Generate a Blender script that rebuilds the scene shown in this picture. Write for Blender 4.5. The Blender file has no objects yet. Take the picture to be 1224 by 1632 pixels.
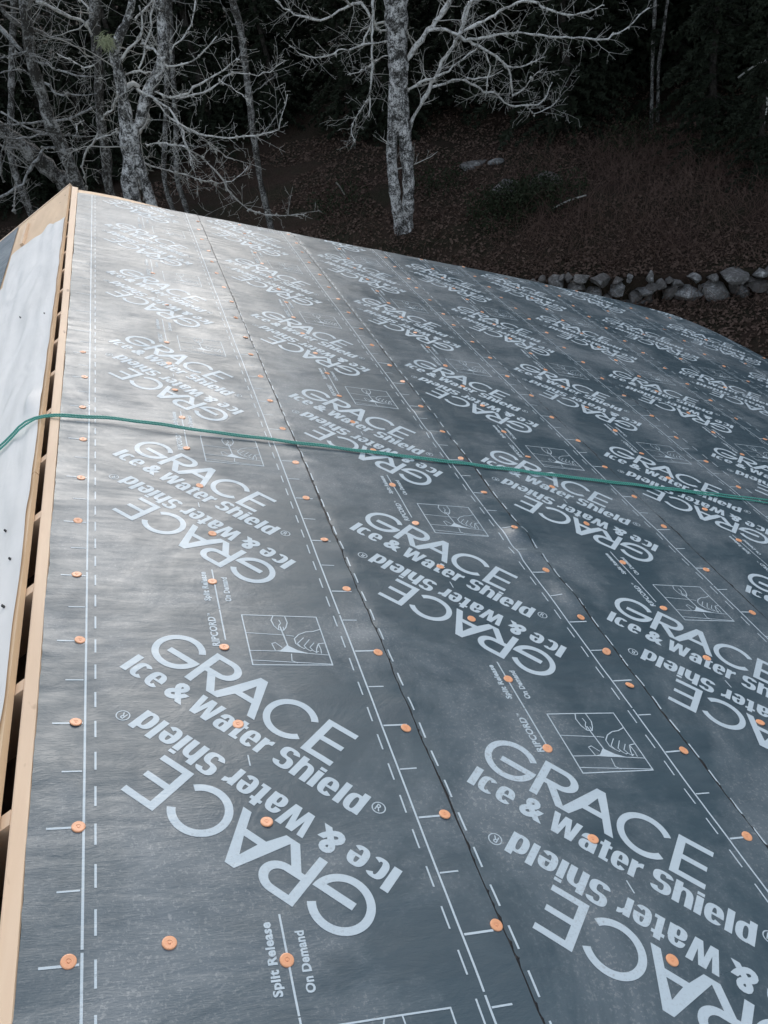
import bpy, bmesh, math, random
import numpy as np
from mathutils import Vector, Matrix

random.seed(7); rng = np.random.default_rng(7)
SC = bpy.context.scene
COL = SC.collection

# ------------------------------------------------------------------ frame of the roof
PITCH = math.radians(23.5)
FOLD = math.radians(48.0)                       # angle between the two slopes
cP, sP = math.cos(PITCH), math.sin(PITCH)
M = np.array([[cP, 0, sP], [0, 1, 0], [-sP, 0, cP]])   # roof (s, t, n) -> world
R_PL = np.array([[0.9315389576959283, -0.2747929307501824, 0.23816804047655218],
                 [-0.0693076338576219, 0.5087814617977522, 0.8581013203692845],
                 [-0.3569756604921027, -0.8158616729202183, 0.4549045047869996]])
C_PL = np.array([-0.09754206, -1.41618972, 1.47533810])
FPX = 1368.147
RW = R_PL @ M.T
CW = M @ C_PL

# ------------------------------------------------------------------ camera
cam = bpy.data.cameras.new('camera'); co = bpy.data.objects.new('camera', cam); COL.objects.link(co)
cam.sensor_fit = 'VERTICAL'; cam.sensor_height = 32.0; cam.lens = 32.0*FPX/1632.0
cam.clip_start = 0.05; cam.clip_end = 2000
mw = Matrix.Identity(4)
for i in range(3):
    for j in range(3): mw[i][j] = RW[j][i]
    mw[i][3] = CW[i]
co.matrix_world = mw
SC.camera = co

# ------------------------------------------------------------------ light
SUN_EL, SUN_AZ = math.radians(33), math.radians(18)     # az measured from +Y towards +X
w = bpy.data.worlds.new('World'); SC.world = w; w.use_nodes = True
nt = w.node_tree; nt.nodes.clear()
sky = nt.nodes.new('ShaderNodeTexSky'); sky.sky_type = 'NISHITA'; sky.sun_disc = False
sky.sun_elevation = SUN_EL; sky.sun_rotation = SUN_AZ
sky.air_density = 1.0; sky.dust_density = 1.5; sky.ozone_density = 1.0
hs = nt.nodes.new('ShaderNodeHueSaturation'); hs.inputs['Saturation'].default_value = 0.55
bg = nt.nodes.new('ShaderNodeBackground'); bg.inputs['Strength'].default_value = 0.145
ou = nt.nodes.new('ShaderNodeOutputWorld')
nt.links.new(sky.outputs[0], hs.inputs['Color']); nt.links.new(hs.outputs[0], bg.inputs[0]); nt.links.new(bg.outputs[0], ou.inputs[0])
sl = bpy.data.lights.new('sun', 'SUN'); sl.energy = 0.5; sl.angle = math.radians(30); sl.color = (1.0, 0.985, 0.96)
so = bpy.data.objects.new('sun', sl); COL.objects.link(so)
sd = Vector((math.sin(SUN_AZ)*math.cos(SUN_EL), math.cos(SUN_AZ)*math.cos(SUN_EL), math.sin(SUN_EL)))
so.rotation_euler = sd.to_track_quat('Z', 'Y').to_euler(); so.location = (0, 30, 40)
SC.view_settings.view_transform = 'Standard'; SC.view_settings.look = 'None'
SC.view_settings.exposure = 1.08; SC.view_settings.gamma = 1.0
SC.view_settings.use_curve_mapping = False

# ------------------------------------------------------------------ helpers
def ray(x, y):
    v = RW.T @ np.array([(x-612)/FPX, -(y-816)/FPX, -1.0]); return v/np.linalg.norm(v)
def at(x, y, D):
    """point seen in direction (x, y) at horizontal distance D from the viewer"""
    v = ray(x, y); return CW + v*(D/math.hypot(v[0], v[1]))
def rw(s, t, n=0.0):
    return tuple(M @ np.array([s, t, n]))
def rwa(a):
    return np.asarray(a) @ M.T
LL = np.array([-math.cos(FOLD), 0, -math.sin(FOLD)]); LN = np.array([-math.sin(FOLD), 0, math.cos(FOLD)])
O_L = np.array([-.170, 0, -.005])
def lw(l, t, n=0.0):
    return tuple(M @ (O_L + LL*l + LN*n + np.array([0, t, 0])))

def tag(o, label=None, cat=None, group=None, kind=None):
    if label: o['label'] = label
    if cat: o['category'] = cat
    if group: o['group'] = group
    if kind: o['kind'] = kind
    return o
def empty(name, loc=(0, 0, 0)):
    o = bpy.data.objects.new(name, None); COL.objects.link(o); o.location = loc; o.empty_display_size = .2
    return o
def mk(name, verts, faces, mat, parent=None, smooth=False, org=None):
    """one mesh object; verts in world coordinates"""
    me = bpy.data.meshes.new(name)
    v = np.asarray(verts, dtype=float)
    if len(v) == 0: v = np.zeros((0, 3))
    if parent is not None:
        p = parent; off = np.zeros(3)
        while p is not None: off += np.array(p.location); p = p.parent
        v = v - off
    me.from_pydata(v.tolist(), [], faces)
    me.materials.append(mat)
    if smooth: me.polygons.foreach_set('use_smooth', [True]*len(me.polygons))
    me.update()
    o = bpy.data.objects.new(name, me); COL.objects.link(o)
    if parent is not None: o.parent = parent
    return o
BOXF = [(0, 3, 2, 1), (4, 5, 6, 7), (0, 1, 5, 4), (1, 2, 6, 5), (2, 3, 7, 6), (3, 0, 4, 7)]
def boxf(fn, a0, a1, b0, b1, c0, c1):
    """box in a mapped frame fn(a, b, c)"""
    return [fn(a0, b0, c0), fn(a1, b0, c0), fn(a1, b1, c0), fn(a0, b1, c0),
            fn(a0, b0, c1), fn(a1, b0, c1), fn(a1, b1, c1), fn(a0, b1, c1)], [tuple(f) for f in BOXF]
class MB:
    def __init__(s): s.v = []; s.f = []
    def add(s, v, f):
        n = len(s.v); s.v += [tuple(x) for x in v]; s.f += [tuple(i+n for i in q) for q in f]
    def tube(s, pts, rad, k=6, cap=True):
        pts = [np.asarray(p, float) for p in pts]; n0 = len(s.v); N = len(pts)
        d = pts[1]-pts[0]; d = d/(np.linalg.norm(d)+1e-9)
        a = np.cross(d, [0, 0, 1.]);
        if np.linalg.norm(a) < .1: a = np.cross(d, [1., 0, 0])
        a /= np.linalg.norm(a)
        for i in range(N):
            if 0 < i < N-1: d = pts[i+1]-pts[i-1]
            elif i: d = pts[i]-pts[i-1]
            d = d/(np.linalg.norm(d)+1e-9)
            a = a-d*(a@d); a /= (np.linalg.norm(a)+1e-9); b = np.cross(d, a)
            for j in range(k):
                th = 2*math.pi*j/k
                s.v.append(tuple(pts[i]+rad[i]*(math.cos(th)*a+math.sin(th)*b)))
        for i in range(N-1):
            for j in range(k):
                p = n0+i*k+j; q = n0+i*k+(j+1) % k
                s.f.append((p, q, q+k, p+k))
        if cap: s.f.append(tuple(n0+(N-1)*k+j for j in range(k)))
    def build(s, name, mat, parent=None, smooth=False):
        return mk(name, s.v, s.f, mat, parent, smooth)

# smooth value noise on numpy arrays
_tab = np.random.default_rng(3).random((256, 256))
def vn(x, y, seed=0):
    x = np.asarray(x, float)+seed*17.31; y = np.asarray(y, float)+seed*9.77
    xi = np.floor(x).astype(int); yi = np.floor(y).astype(int); fx = x-xi; fy = y-yi
    fx = fx*fx*(3-2*fx); fy = fy*fy*(3-2*fy)
    g = lambda i, j: _tab[i & 255, j & 255]
    return (g(xi, yi)*(1-fx)+g(xi+1, yi)*fx)*(1-fy)+(g(xi, yi+1)*(1-fx)+g(xi+1, yi+1)*fx)*fy-.5
def sst(x, a, b):
    t = np.clip((np.asarray(x, float)-a)/(b-a), 0, 1); return t*t*(3-2*t)

# ------------------------------------------------------------------ materials
def newmat(name):
    m = bpy.data.materials.new(name); m.use_nodes = True
    n = m.node_tree; b = n.nodes['Principled BSDF']
    return m, n, b
def N(n, t, **k):
    x = n.nodes.new(t)
    for a, v in k.items(): setattr(x, a, v)
    return x
def noise(n, vec, scale, detail=4, rough=.55, dist=0):
    x = N(n, 'ShaderNodeTexNoise'); x.inputs['Scale'].default_value = scale; x.inputs['Detail'].default_value = detail
    x.inputs['Roughness'].default_value = rough; x.inputs['Distortion'].default_value = dist
    n.links.new(vec, x.inputs['Vector']); return x.outputs['Fac']
def ramp(n, fac, stops):
    x = N(n, 'ShaderNodeValToRGB'); e = x.color_ramp.elements
    while len(e) > 1: e.remove(e[-1])
    e[0].position = stops[0][0]; c = stops[0][1]; e[0].color = (*c, 1) if len(c) == 3 else c
    for p, c in stops[1:]:
        q = e.new(p); q.color = (*c, 1)
    n.links.new(fac, x.inputs[0]); return x.outputs[0]
def mixc(n, fac, a, b, mode='MIX'):
    x = N(n, 'ShaderNodeMix', data_type='RGBA', blend_type=mode)
    if isinstance(fac, float): x.inputs[0].default_value = fac
    else: n.links.new(fac, x.inputs[0])
    for i, v in ((6, a), (7, b)):
        if isinstance(v, tuple): x.inputs[i].default_value = (*v, 1)
        else: n.links.new(v, x.inputs[i])
    return x.outputs[2]
def mth(n, op, a, b=None, clamp=False):
    x = N(n, 'ShaderNodeMath', operation=op); x.use_clamp = clamp
    for i, v in ((0, a), (1, b)):
        if v is None: continue
        if isinstance(v, (int, float)): x.inputs[i].default_value = v
        else: n.links.new(v, x.inputs[i])
    return x.outputs[0]
def mrange(n, v, a, b, c, d):
    x = N(n, 'ShaderNodeMapRange'); n.links.new(v, x.inputs[0])
    for i, q in enumerate((a, b, c, d)): x.inputs[i+1].default_value = q
    return x.outputs[0]
def roofvec(n, sc=(1, 1, 1)):
    """world position turned into the roof's own frame (s, t, n), stretched"""
    g = N(n, 'ShaderNodeNewGeometry')
    mp = N(n, 'ShaderNodeMapping', vector_type='POINT'); mp.inputs['Rotation'].default_value = (0, -PITCH, 0)
    n.links.new(g.outputs['Position'], mp.inputs['Vector'])
    m2 = N(n, 'ShaderNodeMapping', vector_type='POINT'); m2.inputs['Scale'].default_value = sc
    n.links.new(mp.outputs[0], m2.inputs['Vector'])
    return m2.outputs[0]
def bump(n, h, strength, dist, prev=None):
    x = N(n, 'ShaderNodeBump'); x.inputs['Strength'].default_value = strength; x.inputs['Distance'].default_value = dist
    n.links.new(h, x.inputs['Height'])
    if prev is not None: n.links.new(prev, x.inputs['Normal'])
    return x.outputs[0]

def membrane_surface(n, b, is_print):
    v0 = roofvec(n); vs = roofvec(n, (3.0, 16, 1)); vf = roofvec(n, (55, 330, 60)); vw = roofvec(n, (1.3, 3.2, 1))
    dust_glare = noise(n, v0, 1.5, 8, .66, .5)                       # big soft dusty patches, with patchy glare put into the colour
    speck = noise(n, v0, 130, 3, .7)
    dry = noise(n, vw, 3.0, 6, .6, .8)
    dmask = mrange(n, dust_glare, .46, .66, 0, 1)
    smask = mth(n, 'MULTIPLY', mrange(n, speck, .54, .66, 0, 1), dmask)
    haze = mth(n, 'MULTIPLY', dmask, .6)
    if is_print:
        base = mixc(n, mth(n, 'MULTIPLY', smask, .8), (.45, .53, .565), (.28, .31, .32))
    else:
        c0 = mixc(n, dry, (.030, .052, .066), (.064, .098, .115))
        c1 = mixc(n, haze, c0, (.19, .22, .235))
        base = mixc(n, mth(n, 'MULTIPLY', smask, .8), c1, (.26, .28, .28))
    n.links.new(base, b.inputs['Base Color'])
    streak = noise(n, vs, 2.4, 5, .6, .5)
    mott = noise(n, roofvec(n, (1, .8, 1)), 2.6, 7, .68, 1.1)
    rg = mth(n, 'ADD', mrange(n, mott, .36, .64, .31, .50), mth(n, 'MULTIPLY', mrange(n, streak, .35, .65, -.04, .06), 1.0))
    if is_print: rg = mth(n, 'ADD', rg, .05)
    n.links.new(rg, b.inputs['Roughness'])
    b.inputs['IOR'].default_value = 1.45
    # relief: embossed grain, soft crinkles, folds across the roll beside the ridge
    cr = noise(n, roofvec(n, (3.2, 11, 1)), 1.5, 4, .5, .4)
    where = mrange(n, noise(n, v0, 1.1, 3, .5, .3), .40, .66, .15, 1.0)
    bn = bump(n, mth(n, 'MULTIPLY', cr, where), .42, .010)
    bn = bump(n, noise(n, roofvec(n, (5, 7, 1)), 1.0, 6, .7, 1.5), .22, .008, bn)
    fine = noise(n, vf, 1.0, 2, .5)
    bn = bump(n, fine, .32, .0010, bn)
    bn = bump(n, noise(n, v0, 220, 2, .6), .25, .0006, bn)
    n.links.new(bn, b.inputs['Normal'])
MAT = {}
m, n, b = newmat('membrane_film'); membrane_surface(n, b, False); MAT['mem'] = m
m, n, b = newmat('printed_ink'); membrane_surface(n, b, True); MAT['ink'] = m

def simple(name, col, rough=.6, var=.25, scale=6, bs=.3, bd=.01, stretch=(1, 1, 1), spec=.5, metal=0):
    m, n, b = newmat(name)
    v = roofvec(n, stretch)
    f = noise(n, v, scale, 5, .6)
    n.links.new(mixc(n, f, tuple(c*(1-var) for c in col), tuple(min(1, c*(1+var)) for c in col)), b.inputs['Base Color'])
    b.inputs['Roughness'].default_value = rough; b.inputs['Specular IOR Level'].default_value = spec; b.inputs['Metallic'].default_value = metal
    n.links.new(bump(n, noise(n, v, scale*4, 4), bs, bd), b.inputs['Normal'])
    return m
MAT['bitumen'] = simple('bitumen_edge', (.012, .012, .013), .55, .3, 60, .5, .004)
MAT['cap'] = simple('orange_plastic', (.78, .37, .19), .42, .12, 30, .2, .001)
MAT['steel'] = simple('nail_steel', (.45, .35, .27), .45, .2, 60, .2, .001, metal=.6)
MAT['siding'] = simple('siding', (.30, .27, .22), .7, .2, 8, .3, .01)
MAT['attic_dark'] = simple('attic_board', (.10, .07, .045), .9, .3, 9, .3, .01)  # dark brown boards closing the attic below the rafters

def woodmat(name, a, b_, sc=(40, 1.6, 40)):
    m, n, b = newmat(name); v = roofvec(n, sc)
    g = noise(n, v, 1.0, 6, .6, .8); g2 = noise(n, roofvec(n, (6, 1.2, 6)), 1.4, 3)
    kn = noise(n, roofvec(n, (20, 9, 20)), 1.0, 2)
    c = mixc(n, g, a, b_); c = mixc(n, mrange(n, g2, .35, .7, 0, .45), c, tuple(x*.78 for x in a))
    c = mixc(n, mrange(n, kn, .70, .76, 0, .7), c, (.22, .12, .06))
    n.links.new(c, b.inputs['Base Color']); b.inputs['Roughness'].default_value = .62
    n.links.new(bump(n, g, .3, .002), b.inputs['Normal']); return m
MAT['pine'] = woodmat('raw_pine', (.62, .43, .27), (.78, .60, .42))
MAT['ply'] = woodmat('plywood', (.60, .40, .22), (.74, .54, .34), (14, 2.5, 14))

m, n, b = newmat('white_underlayment')
v = roofvec(n); f1 = noise(n, v, 3, 5, .6); f2 = noise(n, roofvec(n, (7, 2.2, 7)), 1.1, 3, .45, .2)
n.links.new(mixc(n, f1, (.56, .545, .50), (.69, .675, .63)), b.inputs['Base Color']); b.inputs['Roughness'].default_value = .5
n.links.new(bump(n, f2, .5, .025, bump(n, f1, .3, .01)), b.inputs['Normal']); MAT['white'] = m

def barkmat(name, dark, light, bias=.5):
    m, n, b = newmat(name)
    tc = N(n, 'ShaderNodeTexCoord').outputs['Object']
    f = noise(n, tc, 6, 7, .75, .6); g = noise(n, tc, 38, 5, .75)
    mp = N(n, 'ShaderNodeMapping'); mp.inputs['Scale'].default_value = (14, 14, 3.5); n.links.new(tc, mp.inputs[0])
    h = noise(n, mp.outputs[0], 1.0, 5, .65, .5)
    k = mth(n, 'ADD', mth(n, 'MULTIPLY', f, .6), mth(n, 'MULTIPLY', g, .4))
    c = ramp(n, k, [(0, dark), (bias-.05, dark), (bias, tuple(.6*x+.4*y for x, y in zip(dark, light))), (bias+.045, light), (1, light)])
    c = mixc(n, mrange(n, h, .25, .5, .6, 0), c, dark)
    n.links.new(c, b.inputs['Base Color']); b.inputs['Roughness'].default_value = .9; b.inputs['Specular IOR Level'].default_value = .2
    n.links.new(bump(n, k, .9, .03), b.inputs['Normal']); return m
MAT['bark'] = barkmat('lichen_bark', (.040, .038, .034), (.64, .63, .60), .51)
MAT['bark_dark'] = barkmat('grey_bark', (.035, .032, .027), (.30, .295, .275), .52)
MAT['limb'] = barkmat('lichen_limb', (.12, .115, .10), (.62, .61, .57), .46)
MAT['limb_dark'] = barkmat('grey_limb', (.05, .048, .043), (.30, .30, .285), .47)
MAT['bark_con'] = barkmat('conifer_bark', (.022, .018, .014), (.06, .055, .048), .5)
MAT['twig'] = simple('lichen_twig', (.40, .39, .35), .9, .5, 5, .4, .01, spec=.2)
MAT['twig_dark'] = simple('grey_twig', (.22, .212, .19), .9, .5, 5, .4, .01, spec=.2)
MAT['lichen'] = simple('beard_lichen', (.34, .36, .22), .95, .3, 14, .4, .01, spec=.1)

def leafmat(name, a, b_, sc=3.0):
    m, n, b = newmat(name)
    oi = N(n, 'ShaderNodeObjectInfo').outputs['Random']; tc = N(n, 'ShaderNodeTexCoord').outputs['Object']
    f = noise(n, tc, sc, 4, .7); k = mth(n, 'ADD', mth(n, 'MULTIPLY', f, .8), mth(n, 'MULTIPLY', oi, .2))
    n.links.new(mixc(n, k, a, b_), b.inputs['Base Color']); b.inputs['Roughness'].default_value = .8
    b.inputs['Specular IOR Level'].default_value = .15; return m
MAT['needle'] = leafmat('conifer_needles', (.008, .012, .007), (.024, .030, .017))
MAT['leaf'] = leafmat('fallen_leaves', (.032, .019, .014), (.16, .11, .083), 9)
MAT['brush'] = leafmat('bramble_stems', (.05, .030, .023), (.15, .10, .078), 2)
MAT['weed'] = leafmat('low_greenery', (.010, .015, .007), (.030, .038, .018), 4)

m, n, b = newmat('forest_ground')
g = N(n, 'ShaderNodeNewGeometry').outputs['Position']
f1 = noise(n, g, .8, 6, .65, .3); f2 = noise(n, g, 9, 6, .7); f3 = noise(n, g, 45, 4, .7)
c = mixc(n, f2, (.016, .011, .008), (.062, .041, .030)); c = mixc(n, mrange(n, f1, .42, .62, 0, .7), c, (.020, .022, .012))
c = mixc(n, mrange(n, f3, .62, .74, 0, .6), c, (.14, .095, .07))
n.links.new(c, b.inputs['Base Color']); b.inputs['Roughness'].default_value = .95; b.inputs['Specular IOR Level'].default_value = .1
n.links.new(bump(n, f2, .8, .08, bump(n, f3, .8, .02)), b.inputs['Normal']); MAT['ground'] = m

m, n, b = newmat('field_stone')
tc = N(n, 'ShaderNodeNewGeometry').outputs['Position']; oi = N(n, 'ShaderNodeObjectInfo').outputs['Random']
f = noise(n, tc, 5, 6, .65, .4); f2 = noise(n, tc, 22, 5, .7)
k = mth(n, 'ADD', mth(n, 'MULTIPLY', f, .55), mth(n, 'MULTIPLY', f2, .45))
c = ramp(n, k, [(0, (.035, .037, .038)), (.45, (.085, .085, .08)), (.55, (.20, .20, .19)), (.64, (.50, .50, .47))])
c = mixc(n, mrange(n, oi, 0, 1, 0, .8), c, (.055, .045, .036))
n.links.new(c, b.inputs['Base Color']); b.inputs['Roughness'].default_value = .85
n.links.new(bump(n, f2, .7, .02), b.inputs['Normal']); MAT['stone'] = m

m, n, b = newmat('green_rope')
tc = roofvec(n, (1, 1, 1)); wv = N(n, 'ShaderNodeTexWave', wave_type='BANDS', bands_direction='DIAGONAL'); wv.inputs['Scale'].default_value = 55
n.links.new(tc, wv.inputs['Vector'])
n.links.new(mixc(n, wv.outputs['Fac'], (.035, .23, .17), (.12, .42, .33)), b.inputs['Base Color']); b.inputs['Roughness'].default_value = .5
n.links.new(bump(n, wv.outputs['Fac'], .4, .002), b.inputs['Normal']); MAT['rope'] = m

# ------------------------------------------------------------------ ground
WP = np.array([8.2, 12.1]); WN = np.array([.454, .891]); WD = np.array([.891, -.454])
def gz(x, y):
    x = np.asarray(x, float); y = np.asarray(y, float)
    d = (x-WP[0])*WN[0]+(y-WP[1])*WN[1]
    step = np.where(d > 0, 1.0, 0.0)
    ramp_ = sst(d, -6, .6)
    mk_ = sst(x, 2.5, 5.0)
    up = -4.95+.40*(mk_*step+(1-mk_)*ramp_)
    z = up+.245*np.clip(d, 0, 2.5)+.09*np.clip(d-2.5, 0, 6.5)+.20*np.clip(d-9, 0, 60)+.05*np.clip(d-69, 0, 1e4)
    bump_ = .22*vn(x*.55, y*.55, 1)+.12*vn(x*1.5, y*1.5, 2)+.05*vn(x*4, y*4, 3)
    return z+bump_*sst(d, .3, 2.0)+.3*bump_*(1-sst(d, .3, 2.0))
def grid_axis(parts):
    out = [];
    for a, b, k in parts: out += list(np.linspace(a, b, k, endpoint=False))
    return np.array(out+[parts[-1][1]])
gu = grid_axis([(-900, -60, 12), (-60, -14, 24), (-14, 14, 150), (14, 70, 40), (70, 900, 12)])
gd = grid_axis([(-900, -40, 8), (-40, -2, 16), (-2, -.02, 20), (-.02, .03, 2), (.03, 16, 150), (16, 70, 50), (70, 900, 12)])
UU, DD = np.meshgrid(gu, gd, indexing='ij')
GX = WP[0]+UU*WD[0]+DD*WN[0]; GY = WP[1]+UU*WD[1]+DD*WN[1]
V = np.stack([GX, GY, gz(GX, GY)], -1).reshape(-1, 3)
nu, nd = len(gu), len(gd)
F = [(i*nd+j, (i+1)*nd+j, (i+1)*nd+j+1, i*nd+j+1) for i in range(nu-1) for j in range(nd-1)]
ground = mk('ground', V, F, MAT['ground'], smooth=True); tag(ground, kind='structure')

# ------------------------------------------------------------------ the house and its roof
T0, T1, EAVE = -3.4, 6.12, 5.60
house = empty('house', (2.2, 1.4, -4.9))
tag(house, 'unfinished house whose roof is covered in grey printed membrane beside a raw wood ridge', 'house')
# sheathing under the membrane
def tfar(s):
    s = np.asarray(s, float)
    return np.interp(s, [-.2, 0, 1, 3.5, 4.6, 4.95, 5.29, 5.42, 5.52, 5.58, 5.62], [5.93, 5.97, 5.99, 5.93, 5.80, 5.70, 5.60, 5.46, 5.26, 4.85, 4.44])
ss = np.linspace(-.102, EAVE-.01, 60)
top = [rw(s, min(T1, float(tfar(s))+ (.13 if s < .2 else .13*max(0, 1-(s-.2)/.4)) - .035*min(1, max(0, s-.4))), -.001) for s in ss]
bot = [rw(s, T0, -.001) for s in ss]; tb = [tuple(M @ (M.T @ np.array(p) - np.array([0, 0, .016]))) for p in top]; bb = [tuple(M @ (M.T @ np.array(p) - np.array([0, 0, .016]))) for p in bot]
K = len(ss); Vv = top+bot+tb+bb; Ff = []
for i in range(K-1):
    Ff += [(K+i, K+i+1, i+1, i), (2*K+i, 2*K+i+1, 3*K+i+1, 3*K+i), (i, i+1, 2*K+i+1, 2*K+i), (K+i+1, K+i, 3*K+i, 3*K+i+1)]
Ff += [(0, K, 3*K, 2*K), (K-1, 3*K-1, 4*K-1, 2*K-1)]
Ff[-1] = (K-1, 2*K-1, 4*K-1, 3*K-1); Ff[-2] = (0, 2*K, 3*K, K)
mk('roof_sheathing', Vv, Ff, MAT['ply'], house)
# ridge beam : its 38 mm top edge shows beside the membrane
ys = np.linspace(T0, T1+.02, 160)
rb = MB(); nring = []
for i, t in enumerate(ys):
    wz = .003*float(vn(t*1.1, 0, 5)); wx = .004*float(vn(t*.7, 3, 6))
    widen = .012*max(0, (t-3)/3)
    prof = [(-.139-widen+wx, -.24), (-.139-widen+wx, .001+wz), (-.136-widen+wx, .004+wz), (-.1075+wx, .004+wz), (-.1045+wx, .001+wz), (-.1045+wx, -.24)]
    nring.append([rw(a, t, c) for a, c in prof])
vv = [p for r_ in nring for p in r_]; ff = []
for i in range(len(ys)-1):
    for j in range(5): ff.append((i*6+j, i*6+j+1, (i+1)*6+j+1, (i+1)*6+j))
ff.append(tuple(range(5, -1, -1))); ff.append(tuple((len(ys)-1)*6+j for j in range(6)))
mk('ridge_beam', vv, ff, MAT['pine'], house)
# rafters of the left slope, seen through the vent slot
me_r = None
for k in range(-8, 16):
    t = -.125+.3945*k
    v, f = boxf(lambda a, b_, c: tuple(M @ (O_L+LL*a+LN*c+np.array([0, b_, 0]))), -.0235, 2.4, t-.019, t+.019, -.16, -.021)
    o = mk('rafter', v, f, MAT['pine'], house)
    v, f = boxf(rw, -.1035, 5.3 if t < 5.2 else (5.0 if t < 5.5 else 4.2), t-.019, t+.019, -.16, -.018)
    mk('rafter', v, f, MAT['pine'], house)
# left slope sheathing panels (each about 2.4 m long along the ridge)
edges = [-3.4, -1.1, 1.34, 3.78, 6.22]
for a, b_ in zip(edges[:-1], edges[1:]):
    for l0, l1 in ((0, 1.215), (1.22, 2.45)):
        v, f = boxf(lw, l0, l1, a, b_-.004, -.018, 0)
        mk('sheathing_board', v, f, MAT['ply'], house)
# rake board under the far end of the left slope
v, f = boxf(lw, -.005, 2.45, 6.222, 6.26, -.20, .004); mk('rake_board', v, f, MAT['pine'], house)
# blocking left on the bare plywood
v, f = boxf(lw, .40, .425, 5.32, 5.95, .001, .02); mk('wood_block', v, f, MAT['pine'], house)

# white underlayment on the left slope : loose, wrinkled, stapled
la = np.linspace(.006, 1.1, 60); ta = np.linspace(-3.3, 5.42, 420)
LA, TA = np.meshgrid(la, ta, indexing='ij')
far = 5.18+.22*vn(LA*6, 0*LA, 4)+.2*np.exp(-((LA-.16)/.05)**2)
TT = -3.3+(TA+3.3)*(far+3.3)/(5.42+3.3)
LLf = LA+.010*vn(TT*7, 0*TT, 8)*(LA < .02)+(.008*vn(TT*5, LA*0, 11)+.004)*np.exp(-LA/.01)
hh = .0035+.016*np.abs(vn(LLf*7, TT*1.1, 9))*sst(LLf, .0, .12)+.011*vn(LLf*22, TT*2.2, 10)*sst(LLf, 0, .06)+.006*np.clip(1-np.abs(vn(LLf*5+TT*1.3, TT*.8-LLf*3, 15))*9, 0, 1)*sst(LLf, .02, .1)+.004*np.exp(-LLf/.02)*(vn(TT*9, 0*TT, 12)+.5)
hh += .022*np.exp(-((LLf-.05)/.03)**2)*np.exp(-((TT-1.98)/.09)**2)+.012*np.exp(-((LLf-.09)/.05)**2)*np.exp(-((TT-2.2)/.3)**2)
hh = np.maximum(hh, .0015)
P_ = (O_L[None, None]+LLf[..., None]*LL+hh[..., None]*LN); P_[..., 1] += TT
keep_l = .505+.02*vn(ta*2, 0*ta, 14)
V = rwa(P_.reshape(-1, 3)); nl, ntt = LA.shape
F = []
for i in range(nl-1):
    for j in range(ntt-1):
        if la[i] > keep_l[j] and ta[j] > 3.1: continue
        F.append((i*ntt+j, (i+1)*ntt+j, (i+1)*ntt+j+1, i*ntt+j+1))
F = [tuple(reversed(f)) for f in F]
ws = mk('white_underlayment', V, F, MAT['white'], house, smooth=True)
# staples and nail heads holding it
for (l, t) in [(.034, 2.0), (.05, .85), (.05, .62), (.09, 1.05), (.055, .40), (.035, .28), (.09, .78), (.20, 1.3), (.3, 2.2), (.06, 3.1), (.25, 3.4), (.04, .1)]:
    v, f = boxf(lw, l-.002, l+.002, t-.004, t+.004, .004, .014)
    mk('staple', v, f, MAT['bitumen'], house)
# dark membrane further down the left slope
sA = np.linspace(.53, 2.4, 30); tA = np.linspace(2.6, 6.2, 60); SA, TA2 = np.meshgrid(sA, tA, indexing='ij')
P_ = O_L+SA[..., None]*LL+(.004+.006*np.abs(vn(SA*6, TA2*5, 20)))[..., None]*LN; P_[..., 1] += TA2
F = [(i*60+j, i*60+j+1, (i+1)*60+j+1, (i+1)*60+j) for i in range(29) for j in range(59)]
ms2 = mk('membrane_strip', rwa(P_.reshape(-1, 3)), F, MAT['mem'], house, smooth=True)
ms2['label'] = 'membrane strip low on the far left slope'
# walls, eave board, gables
zg = -4.95
exx = rw(EAVE-.35, 0, 0)[0]; ex0 = lw(2.2, 0)[0]
zr, zl = rw(EAVE-.35, 0, -.2)[2], lw(2.2, 0, -.2)[2]
for nm, x0, x1, zt in (('wall', exx-.12, exx, zr), ('wall', ex0, ex0+.12, zl)):
    v, f = boxf(lambda a, b_, c: (a, b_, c), x0, x1, T0+.1, 5.0, zg, zt); mk(nm, v, f, MAT['siding'], house)
apx = rw(-.12, 0, -.26)
for y0, y1 in ((T0+.12, T0+.24), (5.01, 5.13)):
    pr = [(ex0+.125, zg), (exx-.125, zg), (exx-.125, zr), (apx[0], apx[2]), (ex0+.125, zl)]
    v = [(x, y0, z) for x, z in pr]+[(x, y1, z) for x, z in pr]
    f = [(0, 1, 2, 3, 4), (9, 8, 7, 6, 5)]+[(i, i+5, (i+1) % 5+5, (i+1) % 5) for i in range(5)]
    mk('gable_wall', v, f, MAT['siding'], house)
v, f = boxf(rw, EAVE-.008, EAVE+.012, T0, 4.4, -.16, -.004); mk('fascia_board', v, f, MAT['pine'], house)
v, f = boxf(rw, -.1, 5.3, T0, 5.1, -.24, -.22); mk('ceiling_board', v, f, MAT['attic_dark'], house)
v, f = boxf(lw, .12, 2.3, T0, 5.9, -.24, -.22); mk('ceiling_board', v, f, MAT['attic_dark'], house)

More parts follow.
